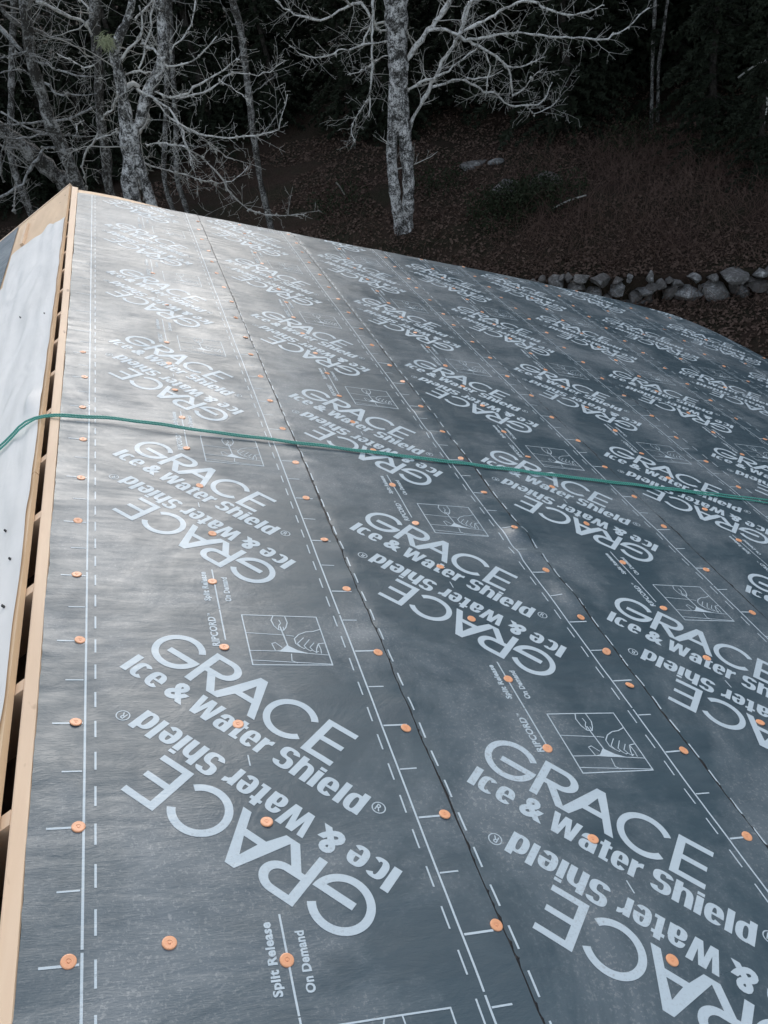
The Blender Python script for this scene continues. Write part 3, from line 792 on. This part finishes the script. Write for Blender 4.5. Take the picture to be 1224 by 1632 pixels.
def bare_tree(name, label, stems, limbs, D, seed, mat, tmat, extra_top=True, lim=3, dens=1.0, group=None, lichen=None, spread_=1.6):
    """stems / limbs : polylines (x, y, radius) as seen, placed in depth about distance D"""
    lr = np.random.default_rng(seed)
    b0 = at(stems[0][0][0], stems[0][0][1], D); base_ = (b0[0], b0[1], float(gz(b0[0], b0[1])))
    root = empty(name, base_); tag(root, label, 'tree', group)
    fwd = np.array([ray(stems[0][0][0], 300)[0], ray(stems[0][0][0], 300)[1], 0]); fwd /= np.linalg.norm(fwd)
    def conv(pl, d0, dd, wf=(1.08 if mat is MAT['bark'] and D > 16 else .88)):
        out = []; rr = []
        for i, (x, y, r_) in enumerate(pl):
            Di = D+d0+dd*i/max(1, len(pl)-1); P = at(x, y, Di); out.append(P); rr.append(r_*Di*wf/FPX)
        return out, rr
    br = MB(); lb_ = MB()
    for pl in stems:
        pts, rr = conv(pl, 0, 0)
        # down to the ground
        g0 = pts[0].copy(); g0[2] = float(gz(g0[0], g0[1]))-.15
        if g0[2] < pts[0][2]-.05:
            mid = (pts[0]+g0)/2; pts = [g0, mid]+pts; rr = [rr[0]*1.25, rr[0]*1.08]+rr
        else: rr[0] *= 1.15
        if extra_top and pl[-1][1] <= 5:
            d = pts[-1]-pts[-2]; d /= np.linalg.norm(d)
            for q in range(5):
                d = d+lr.normal(size=3)*.06+np.array([0, 0, .12]); d /= np.linalg.norm(d); pts.append(pts[-1]+d*1.1); rr.append(rr[-1]*.80)
        pp = dense(pts, .12); ri_ = np.interp(np.linspace(0, 1, len(pp)), np.linspace(0, 1, len(rr)), rr)
        # radius by arc length of the control points
        cl = np.concatenate([[0], np.cumsum([np.linalg.norm(b_-a_) for a_, b_ in zip(pts[:-1], pts[1:])])]); pl_ = np.concatenate([[0], np.cumsum([np.linalg.norm(b_-a_) for a_, b_ in zip(pp[:-1], pp[1:])])])
        ri_ = np.interp(pl_, cl, rr)*(1+.09*lr.normal(size=len(pp)))
        t_ = MB(); t_.tube(pp, ri_, 12); t_.build('trunk', mat, root, smooth=True)
        m_ = int(pl_[-1]*1.3*dens)
        for _ in range(m_):
            j = int(lr.uniform(.35, .98)*len(pp)); a = lr.normal(size=3)*np.array([1, 1, .25]); a /= np.linalg.norm(a)
            grow(br, pp[j], a+np.array([0, 0, .15]), lr.uniform(.5, spread_), ri_[j]*.16+.003, 1, lr, lim)
    for pl in limbs:
        pts, rr = conv(pl, 0, lr.uniform(-1.2, 1.2), .60); pp = dense(pts, .10)
        cl = np.concatenate([[0], np.cumsum([np.linalg.norm(b_-a_) for a_, b_ in zip(pts[:-1], pts[1:])])]); pl_ = np.concatenate([[0], np.cumsum([np.linalg.norm(b_-a_) for a_, b_ in zip(pp[:-1], pp[1:])])])
        ri_ = np.interp(pl_, cl, rr)
        pp = [p+lr.normal(size=3)*.012 for p in pp]
        ri_ = ri_*(1+.16*lr.normal(size=len(pp))); lb_.tube(pp, ri_, 7)
        for _ in range(int(pl_[-1]*(8 if D > 16 else 5.5)*dens)+2):
            j = int(lr.uniform(.12, 1)*(len(pp)-1)); a = lr.normal(size=3); a /= np.linalg.norm(a)
            dd = pp[min(j+1, len(pp)-1)]-pp[j-1]; dd /= (np.linalg.norm(dd)+1e-9)
            grow(br, pp[j], a+dd*.6+np.array([0, 0, .15]), lr.uniform(.18, .75), max(.004, ri_[j]*.35), 1, lr, lim, k=3)
        # knobs of lichen
        for _ in range(int(pl_[-1]*7)):
            j = int(lr.uniform(.1, 1)*(len(pp)-1)); s_ = lr.uniform(.012, .032)
            br.add(pp[j]+np.array([(1, 0, 0), (-1, 0, 0), (0, 1, 0), (0, -1, 0), (0, 0, 1), (0, 0, -1.6)])*s_*lr.uniform(.6, 1.3, (6, 3))+lr.normal(size=3)*.012,
                   [(0, 2, 4), (2, 1, 4), (1, 3, 4), (3, 0, 4), (2, 0, 5), (1, 2, 5), (3, 1, 5), (0, 3, 5)])
    br.build('crown', tmat, root)
    if lb_.v: lb_.build('limb', MAT['limb'] if tmat is MAT['twig'] else MAT['limb_dark'], root, smooth=True)
    return root

bare_tree('birch_tree', 'pale double-trunked bare tree standing alone in the middle of the slope',
    [[(648, 358, 9.5), (651, 300, 9.5), (648, 245, 9.5), (641, 180, 9.5), (637, 130, 11), (634, 90, 14), (632, 50, 15.5), (631, 0, 14.5), (629, -60, 12)],
     [(635, 352, 7.5), (629, 305, 7.5), (624, 250, 7.5), (627, 200, 8), (630, 150, 9), (632, 100, 10)]],
    [[(652, 212, 4), (658, 190, 4), (670, 167, 4.2), (685, 142, 4.4), (697, 118, 4.4), (705, 98, 4), (727, 66, 3.8), (741, 35, 3.2), (752, -5, 3)],
     [(646, 148, 3), (670, 132, 3), (697, 122, 2.8), (722, 106, 2.4), (739, 93, 2), (765, 72, 1.6)],
     [(645, 102, 5), (660, 78, 5.5), (683, 49, 5.5), (700, 27, 5), (719, 0, 5), (735, -40, 4)],
     [(684, 48, 3.4), (703, 46, 3.4), (722, 51, 3.6), (740, 61, 4.5), (771, 78, 3.2), (790, 92, 2.6), (807, 105, 2.2), (815, 130, 2), (817, 153, 1.6)],
     [(742, 62, 3), (771, 60, 2.6), (826, 52, 2.4), (860, 57, 2.4), (895, 59, 2.2), (957, 62, 2), (975, 58, 1.8), (993, 49, 1.8), (1018, 26, 1.6), (1036, 10, 1)],
     [(728, 55, 3.2), (755, 42, 3), (781, 29, 3), (805, 14, 2.8), (833, 2, 3), (855, 6, 2.6), (872, 13, 2.4), (897, 22, 2.4), (925, 21, 2), (950, 14, 1.6), (964, 8, 1)],
     [(688, 138, 3), (710, 132, 2.8), (732, 126, 2.6), (750, 134, 2.4), (771, 144, 2.2), (792, 150, 2), (813, 168, 2), (840, 168, 1.8), (866, 160, 1.4), (879, 131, 1)],
     [(771, 80, 2.4), (782, 105, 2), (776, 135, 1.6), (773, 160, 1.2)], [(807, 105, 2), (830, 106, 1.6), (855, 97, 1.2), (868, 90, .8)],
     [(817, 153, 2), (838, 138, 1.6), (850, 120, 1.4), (866, 110, 1)], [(730, 60, 2.4), (737, 30, 2.2), (748, 0, 2)], [(745, 124, 1.8), (775, 124, 1.5), (800, 112, 1.2)],
     [(838, 168, 1.6), (852, 180, 1.4), (875, 172, 1.1), (890, 158, .8)],
     [(625, 40, 3), (607, 50, 2.6), (590, 27, 2.8), (575, 7, 3), (550, 12, 2.6), (530, 24, 2.4), (511, 32, 2.6), (490, 28, 2.2), (469, 24, 1.8), (452, 12, 1.6), (440, 0, 1.2)],
     [(626, 62, 2.4), (604, 67, 2), (588, 69, 2), (572, 73, 2), (553, 80, 1.8), (538, 80, 1.8), (526, 88, 1.6), (501, 93, 1.4), (477, 86, 1.2), (462, 74, .8)],
     [(596, -10, 3), (594, 20, 3), (593, 49, 2.8), (592, 103, 2.4), (591, 130, 2.4), (590, 152, 2), (588, 189, 1.4)], [(592, 103, 1.8), (578, 112, 1.3), (553, 119, 1)], [(593, 35, 2.4), (582, 60, 2), (576, 72, 1.6)],
     [(589, 155, 1.3), (572, 180, 1), (560, 205, .8), (565, 228, .6)], [(558, 8, 2.2), (545, -8, 2)], [(622, 88, 1.8), (608, 92, 1.5), (595, 100, 1.3)]],
    18.3, 11, MAT['bark'], MAT['twig'], dens=.9, spread_=1.0)

LD = 15.0
bare_tree('bare_tree', 'grey leaning bare tree, the thick curved trunk farthest left behind the roof peak',
    [[(122, 290, 11), (108, 256, 11), (96, 228, 10.5), (84, 205, 10), (78, 191, 9.5), (66, 147, 9), (56, 118, 9), (49, 90, 8.5), (44, 49, 8.5), (41, 20, 8), (39, 0, 8)]],
    [[(74, 132, 2.4), (86, 144, 2.4), (98, 150, 2), (125, 152, 1.8), (154, 152, 1.4)], [(47, 90, 2.4), (25, 71, 4), (10, 56, 4.6), (0, 46, 5), (-20, 30, 5)],
     [(0, 15, 4), (32, 39, 3.6), (50, 46, 3.4), (69, 54, 3), (92, 62, 2.6), (115, 64, 1.8)], [(49, 92, 2.4), (75, 104, 2), (98, 113, 2), (122, 121, 1.8), (147, 125, 1.4)],
     [(98, 233, 3), (71, 235, 3), (60, 252, 3.2), (49, 267, 3.4), (40, 288, 3.2), (25, 301, 3), (0, 316, 3), (-15, 322, 3)],
     [(0, 220, 2), (40, 219, 2), (74, 216, 2), (110, 216, 1.8), (140, 218, 1.4)], [(60, 130, 1.6), (40, 115, 1.4), (18, 112, 1.2), (0, 118, 1)], [(0, 92, 1.4), (20, 88, 1.4), (45, 80, 1.6)],
     [(4, 290, 1.8), (2, 262, 1.8), (4, 235, 1.6), (8, 214, 1.4)], [(24, 300, 1.4), (22, 320, 1.2), (24, 340, .9)]],
    LD, 21, MAT['bark_dark'], MAT['twig_dark'], dens=1.0, group=None, spread_=1.5)
bare_tree('bare_tree', 'dark trunk slanting up to the left behind the roof peak',
    [[(108, 300, 13), (90, 281, 13), (74, 265, 13), (55, 248, 13), (37, 233, 12), (15, 216, 11), (0, 204, 10), (-30, 184, 9)]],
    [[(0, 201, 2.2), (49, 196, 2.2), (98, 192, 2.6), (120, 186, 2.8), (137, 179, 3), (150, 168, 2.6), (157, 160, 2)], [(0, 178, 2.4), (20, 190, 2.2), (45, 204, 2), (70, 213, 1.8), (100, 214, 1.4)], [(75, 200, 1.4), (88, 212, 2), (90, 232, 1.4)]],
    LD+1.2, 22, MAT['bark_dark'], MAT['twig_dark'], dens=.9)
bare_tree('bare_tree', 'upright grey trunk rising just right of the roof peak',
    [[(175, 306, 7.5), (171, 270, 7.5), (169, 245, 7.5), (163, 210, 7.5), (159, 172, 7), (157, 140, 7), (157, 110, 7), (154, 80, 7.5), (152, 49, 7.5), (151, 25, 8), (152, 0, 8)]],
    [[(152, 60, 2.5), (137, 39, 3.4), (115, 28, 3.4), (91, 17, 3.2), (56, 0, 3)], [(157, 195, 3), (157, 216, 3.4), (146, 230, 2.6), (135, 245, 2.4), (134, 268, 2), (136, 292, 1.4), (138, 302, 1)],
     [(158, 190, 2.6), (172, 180, 2.4), (183, 168, 2.4), (189, 148, 2)], [(156, 220, 2), (175, 215, 1.8), (190, 208, 1.4)], [(150, 20, 2), (135, 5, 2), (120, -10, 2)], [(135, 190, 1), (122, 200, 1.4), (118, 215, 1)], [(155, 100, 1.8), (135, 108, 1.6), (110, 96, 1.3), (90, 84, 1)]],
    LD+.4, 23, MAT['bark_dark'], MAT['twig'], dens=1.2, spread_=1.2)
bare_tree('bare_tree', 'thick knotted trunk hung with pale lichen and a dangling pale root-like branch',
    [[(210, 312, 14), (208, 280, 13), (206, 250, 13), (204, 220, 12.5), (200, 185, 11), (197, 160, 10), (193, 135, 9), (188, 110, 8.5), (182, 88, 8), (188, 60, 7), (200, 40, 6), (208, 15, 5.5), (211, 0, 5)],
     [(214, 230, 8), (222, 196, 8), (230, 165, 9), (238, 143, 9), (250, 120, 8.5), (257, 95, 7.5), (260, 65, 7.5), (258, 40, 7), (255, 15, 7), (254, 0, 7)]],
    [[(201, 140, 5), (212, 134, 6), (222, 142, 4), (228, 160, 3), (233, 175, 3), (235, 191, 3.2), (225, 205, 3.6), (218, 214, 3.6), (216, 245, 3), (217, 265, 3), (221, 282, 2.6), (226, 300, 2.4), (229, 321, 1.8)],
     [(221, 142, 3), (245, 154, 2.8), (270, 172, 2.6), (280, 188, 2.4), (287, 201, 2.2), (294, 220, 1.8), (300, 240, 1.4), (305, 262, 1)],
     [(199, 118, 2), (215, 116, 2.2), (230, 115, 2.4), (245, 112, 2.4), (257, 105, 2)], [(258, 100, 2), (280, 104, 1.8), (310, 96, 1.6), (325, 82, 1.4), (345, 60, 1)],
     [(270, 84, 2), (290, 62, 2), (305, 35, 1.8), (312, 0, 1.5)], [(240, 145, 2), (262, 150, 2.2), (280, 157, 2.6), (300, 147, 2.4), (320, 133, 2.2), (345, 120, 1.8), (370, 102, 1.4), (382, 94, 1)],
     [(280, 157, 2), (310, 152, 2.4), (335, 143, 2), (352, 130, 1.8), (368, 118, 1.4), (400, 120, 1.2), (430, 112, 1), (460, 92, .8)],
     [(245, 160, 2), (265, 180, 2), (285, 195, 2), (310, 210, 2.2), (330, 216, 2.2), (365, 218, 2), (400, 218, 2), (420, 213, 1.6), (445, 207, 1.2), (452, 180, 1), (458, 150, .8)],
     [(290, 205, 2), (300, 235, 2), (325, 252, 2), (350, 280, 2.2), (362, 300, 2), (380, 320, 1.8), (400, 334, 1.6), (415, 340, 1.4), (450, 344, 1.1), (490, 342, .8)],
     [(222, 258, 1.6), (260, 270, 1.6), (300, 280, 1.6), (330, 288, 1.5), (352, 292, 1.4), (378, 284, 1.1), (395, 265, .8)], [(232, 230, 2), (265, 229, 1.8), (300, 235, 1.8)],
     [(320, 215, 1.6), (345, 238, 1.5), (375, 256, 1.2)], [(222, 110, 2), (232, 70, 2.4), (240, 40, 2.6), (243, 20, 2.4), (248, 0, 2)], [(225, 70, 2.6), (245, 80, 2.4), (262, 95, 2)],
     [(195, 95, 3.5), (205, 78, 3), (222, 60, 2.4), (228, 40, 2), (222, 10, 2)], [(215, 30, 2), (235, 10, 2), (250, -10, 2)], [(352, 130, 1), (385, 150, .9), (400, 165, .8)]],
    LD-.3, 24, MAT['bark'], MAT['twig'], dens=1.15, spread_=1.3)
bare_tree('bare_tree', 'slim straight grey tree between the left thicket and the pale double-trunked tree',
    [[(414, 284, 5), (411, 262, 5), (408, 240, 5), (403, 210, 5.2), (400, 180, 5.4), (396, 145, 5.4), (392, 110, 5.4), (387, 72, 5.4), (383, 45, 5.4), (377, 22, 5), (370, 0, 5)]],
    [[(398, 150, 1.2), (415, 140, 1), (440, 118, .8)], [(405, 218, 1.2), (425, 205, 1), (448, 175, .8)], [(382, 45, 1.4), (365, 30, 1.2), (350, 0, 1)]],
    19.5, 25, MAT['bark_dark'], MAT['twig_dark'], dens=.5)
for (lab, st, D_, sd_) in [('thin far trunk, left of the pair in front of the evergreens at upper right', [(1040, 95, 2.6), (1041, 60, 2.6), (1043, 30, 2.8), (1044, 0, 2.8)], 23.0, 31),
                           ('thin far trunk, right of the pair in front of the evergreens at upper right', [(1050, 100, 2.4), (1056, 60, 2.4), (1060, 30, 2.4), (1064, 0, 2.6)], 23.4, 32),
                           ('thin grey trunk standing behind the left thicket, beside the thick knotted trunk', [(262, 285, 4), (264, 200, 4), (266, 100, 4), (266, 0, 4)], 20.5, 33),
                           ('thin grey trunk in shade halfway between the left thicket and the slim straight tree', [(282, 280, 4), (280, 190, 4), (274, 90, 4), (270, 0, 4)], 21.5, 34),
                           ('dim trunk at the far left edge behind the leaning tree', [(20, 260, 5), (18, 160, 5), (20, 60, 5), (22, 0, 5)], 20.0, 35)]:
    bare_tree('bare_tree', lab, [st], [], D_, sd_, MAT['bark_dark'], MAT['twig_dark'], dens=.9, lim=2, spread_=.9)
# tuft of yellow-green lichen
lt_ = MB(); lr = np.random.default_rng(5); c = at(169, 65, LD-.6)
for _ in range(260):
    d = lr.normal(size=3); d /= np.linalg.norm(d); d[2] = -abs(d[2])*1.2+.3; L_ = lr.uniform(.04, .13)
    p = c+lr.normal(size=3)*np.array([.05, .05, .04]); lt_.tube([p, p+d*L_*.5, p+d*L_+np.array([0, 0, -.03])], [.003, .003, .001], 3, False)
tag(lt_.build('lichen_tuft', MAT['lichen']), 'yellow-green lichen tuft hanging on the thicket branches near the upright grey trunk', 'lichen')

# ------------------------------------------------------------------ evergreens
def conifer(H, seed, low=.04):
    lr = np.random.default_rng(seed); vs = []; fs = []
    nb = int(H*30)
    for q in range(nb):
        z = H*(low+(1-low)*(lr.random()**1.15)); fr = z/H
        R_ = (.34+H*.17*(1-fr)**.85)*lr.uniform(.55, 1.15); az = lr.uniform(0, 2*math.pi)
        d = np.array([math.cos(az), math.sin(az), 0]); sd_ = np.array([-d[1], d[0], 0]); droop = lr.uniform(.15, .45)
        m_ = int(5+R_*7)
        for k in range(m_):
            u = lr.uniform(.15, 1.0); c = np.array([0, 0, z])+d*R_*u+np.array([0, 0, -droop*R_*u*u+.06*math.sin(u*3)])
            for sg in (-1, 1):
                L_ = (.12+.32*R_*.3*(1.1-u))*lr.uniform(.6, 1.3)
                e = sd_*sg*lr.uniform(.5, 1)+d*lr.uniform(.4, 1)+np.array([0, 0, lr.uniform(-.45, .1)]); e /= np.linalg.norm(e)
                w_ = np.cross(e, [0, 0, 1]); w_ = w_/np.linalg.norm(w_)*.035+np.array([0, 0, lr.uniform(-.02, .02)])
                n0 = len(vs); a = c+e*L_*.35
                vs += [tuple(c), tuple(a+w_), tuple(c+e*L_), tuple(a-w_)]; fs.append((n0, n0+1, n0+2, n0+3))
                # hanging fringe
                b1 = c+e*L_*.5; b2 = b1+np.array([lr.uniform(-.05, .05), lr.uniform(-.05, .05), -lr.uniform(.05, .16)])
                n0 = len(vs); vs += [tuple(c), tuple(c+e*L_*.9), tuple(b2)]; fs.append((n0, n0+1, n0+2))
    me = bpy.data.meshes.new('crown'); me.from_pydata(vs, [], fs); me.materials.append(MAT['needle']); me.update()
    t = MB(); n_ = 12
    pts = [np.array([.05*math.sin(i*1.3+seed), .05*math.cos(i*1.7), H*i/n_]) for i in range(n_+1)]
    t.tube(pts, [H*.014*(1-.92*i/n_)+.01 for i in range(n_+1)], 8)
    for q in range(int(H*7)):                               # dead lower limbs
        z = lr.uniform(.04, .5)*H; az = lr.uniform(0, 6.28); d = np.array([math.cos(az), math.sin(az), -.1]); L_ = lr.uniform(.4, 1.5)
        p = np.array([0, 0, z]); t.tube([p, p+d*L_*.5, p+d*L_+np.array([0, 0, -.1*L_])], [.014, .009, .003], 3, False)
    mt = bpy.data.meshes.new('trunk'); mt.from_pydata(t.v, [], t.f); mt.materials.append(MAT['bark_con']); mt.update()
    return me, mt
kinds = [conifer(15, 1), conifer(13, 2), conifer(17, 3, .08), conifer(10, 4, .03)]
def plant_conifer(x, y, k, rz, sc, label):
    root = empty('evergreen_tree', (x, y, float(gz(x, y))-.1)); root.rotation_euler = (0, 0, rz); root.scale = (sc, sc, sc)
    tag(root, label, 'tree', 'evergreen trees of the forest behind the slope')
    for nm, me in (('crown', kinds[k][0]), ('trunk', kinds[k][1])):
        o = bpy.data.objects.new(nm, me); COL.objects.link(o); o.parent = root
lr = np.random.default_rng(77)
lab = 'tall dark evergreen standing in the shaded forest behind the leafy slope'
placed = []
def polar(az, D): a = math.radians(az); return CW[0]+D*math.sin(a), CW[1]+D*math.cos(a)
for ring, (D_, step, jit) in enumerate([(25.5, 5.0, 1.2), (29.5, 4.8, 1.6), (34, 4.6, 2), (40, 4.6, 2.4), (48, 4.4, 3)]):
    az = -26+ring*1.7
    while az < 84:
        a_ = az+lr.uniform(-1.2, 1.2); d_ = D_+lr.uniform(-jit, jit)
        if a_ < 21 and ring > 2: az += step*25/D_*1.35; continue
        if a_ < 23: az -= step*25/D_*1.35*.62
        if ring == 0 and a_ < 9: d_ += 3.0
        x, y = polar(a_, d_)
        k = int(lr.integers(0, 3)) if a_ > 22 else int(lr.choice([1, 3, 3]))
        sc = lr.uniform(.85, 1.15)*(1.42 if a_ > 28 else (1.1 if a_ > 24 else .66))
        plant_conifer(x, y, k, lr.uniform(0, 6.28), sc, lab)
        az += step*25/D_*1.35
for (px, D_, k, sc, lb) in [(1130, 20.5, 3, .62, 'small dark evergreen in front of the forest at the right'), (905, 23.0, 3, .8, 'bushy evergreen with low boughs right of the pale double-trunked tree'), (1210, 19.0, 3, .45, 'low young evergreen at the right edge above the stone wall')]:
    P = at(px, 250, D_); root_k = k
    plant_conifer(P[0], P[1], k, 1.0, sc, lb)

# ------------------------------------------------------------------ leaves, weeds, brambles
lr = np.random.default_rng(9)
def scatter_pts(n_, az0, az1, D0, D1):
    az = np.radians(lr.uniform(az0, az1, n_)); D_ = np.sqrt(lr.uniform(D0*D0, D1*D1, n_))
    x = CW[0]+D_*np.sin(az); y = CW[1]+D_*np.cos(az); return x, y
vs = []; fs = []
x, y = scatter_pts(52000, -10, 44, 11, 26); d = (x-WP[0])*WN[0]+(y-WP[1])*WN[1]
ok = (vn(x*.9, y*.9, 55) > -.22) & ~((np.abs(d) < .03) & (x > 4)); x, y = x[ok], y[ok]
u_ = lr.uniform(-5, 7, 5200); e_ = np.concatenate([lr.uniform(.04, .9, 2800), lr.uniform(-1.6, -.1, 2400)]); x = np.concatenate([x, WP[0]+WD[0]*u_+WN[0]*e_]); y = np.concatenate([y, WP[1]+WD[1]*u_+WN[1]*e_]); z = gz(x, y)
for i in range(len(x)):
    s_ = lr.uniform(.02, .05); a, b_ = lr.normal(size=3), lr.normal(size=3); a[2] *= .5; b_[2] *= .5
    a *= s_/np.linalg.norm(a); b_ = b_-a*(a@b_)/(a@a); b_ *= s_*.6/np.linalg.norm(b_); c = np.array([x[i], y[i], z[i]+.02+.02*lr.random()])
    n0 = len(vs); vs += [tuple(c-a), tuple(c+b_), tuple(c+a), tuple(c-b_)]; fs.append((n0, n0+1, n0+2, n0+3))
tag(mk('leaf_litter', vs, fs, MAT['leaf']), 'brown fallen leaves covering the slope behind the roof', 'leaves', kind='stuff')
br = MB()
def stems(cx, cy, n_, rad, h0, h1, curl=.5, r_=.0045):
    for _ in range(n_):
        a = lr.uniform(0, 6.28); q = rad*math.sqrt(lr.random()); x_, y_ = cx+q*math.cos(a), cy+q*math.sin(a)
        p = np.array([x_, y_, float(gz(x_, y_))-.02]); d_ = np.array([lr.normal()*curl, lr.normal()*curl, 1.]); L_ = lr.uniform(h0, h1); pts = [p]
        for _ in range(4):
            d_ = d_+lr.normal(size=3)*.25+np.array([0, 0, -.12]); d_ /= np.linalg.norm(d_); pts.append(pts[-1]+d_*L_/4)
        br.tube(pts, [r_, r_*.9, r_*.7, r_*.5, r_*.25], 3, False)
for _ in range(170):
    az = lr.uniform(22, 42); D_ = lr.uniform(16.4, 21.5); x_, y_ = polar(az, D_); stems(x_, y_, 26, .7, .25, .9, .7)
for _ in range(46):
    u = lr.uniform(-3.4, 6); q = WP+WD*u+WN*lr.uniform(.35, 1.0); stems(q[0], q[1], 22, .32, .12, .5, .9, .004)
    q = WP+WD*u-WN*lr.uniform(.3, .7); stems(q[0], q[1], 9, .3, .2, .75, .6, .004)
for _ in range(60):
    az = lr.uniform(-6, 22); D_ = lr.uniform(13, 22); x_, y_ = polar(az, D_); stems(x_, y_, 14, .6, .2, .7, .8)
tag(br.build('bramble_thicket', MAT['brush']), 'reddish brown tangle of bare brambles on the slope above the stone wall', 'brush', kind='stuff')
br = MB()
for (px, py, D_, n_) in [(835, 335, 18.6, 500), (800, 350, 18.2, 350), (880, 340, 18.4, 300), (540, 300, 20, 150), (700, 300, 20.5, 160), (1150, 300, 20.3, 260), (1010, 280, 21.5, 260)]:
    P = at(px, py, D_)
    for _ in range(n_):
        a = lr.uniform(0, 6.28); q = .75*math.sqrt(lr.random()); x_, y_ = P[0]+q*math.cos(a), P[1]+q*math.sin(a); z_ = float(gz(x_, y_))
        for _ in range(3):
            c = np.array([x_, y_, z_+lr.uniform(.03, .5)]); e = lr.normal(size=3); e *= lr.uniform(.05, .13)/np.linalg.norm(e); w_ = np.cross(e, lr.normal(size=3)); w_ *= .018/np.linalg.norm(w_)
            br.add([c, c+e*.5+w_, c+e, c+e*.5-w_], [(0, 1, 2, 3)])
tag(br.build('low_greenery', MAT['weed']), 'dark green low growth in patches among the leaves', 'plants', kind='stuff')
# fallen sticks
for (x0, y0, x1, y1, D_, lb) in [(882, 352, 935, 357, 18.0, 'pale fallen stick lying on the slope right of the dark green growth'), (536, 291, 549, 310, 20.2, 'short pale stick leaning in the shade left of the double-trunked tree'), (1176, 124, 1222, 95, 20.2, 'pale broken branch slanting before the evergreens at the right edge')]:
    t = MB(); a, b_ = at(x0, y0, D_), at(x1, y1, D_+.3)
    if D_ < 20.1: a[2] = float(gz(a[0], a[1]))+.06; b_[2] = float(gz(b_[0], b_[1]))+.10
    mid = (a+b_)/2+np.array([0, 0, .03]); t.tube(dense([a, mid, b_], .1), [.018]*len(dense([a, mid, b_], .1)), 5)
    if x0 > 1100:
        g0 = b_.copy(); g0[2] = float(gz(g0[0], g0[1])); t.tube([g0, (g0+b_)/2+np.array([.1, 0, 0]), b_], [.03, .025, .02], 6)
    tag(t.build('stick', MAT['twig']), lb, 'stick')
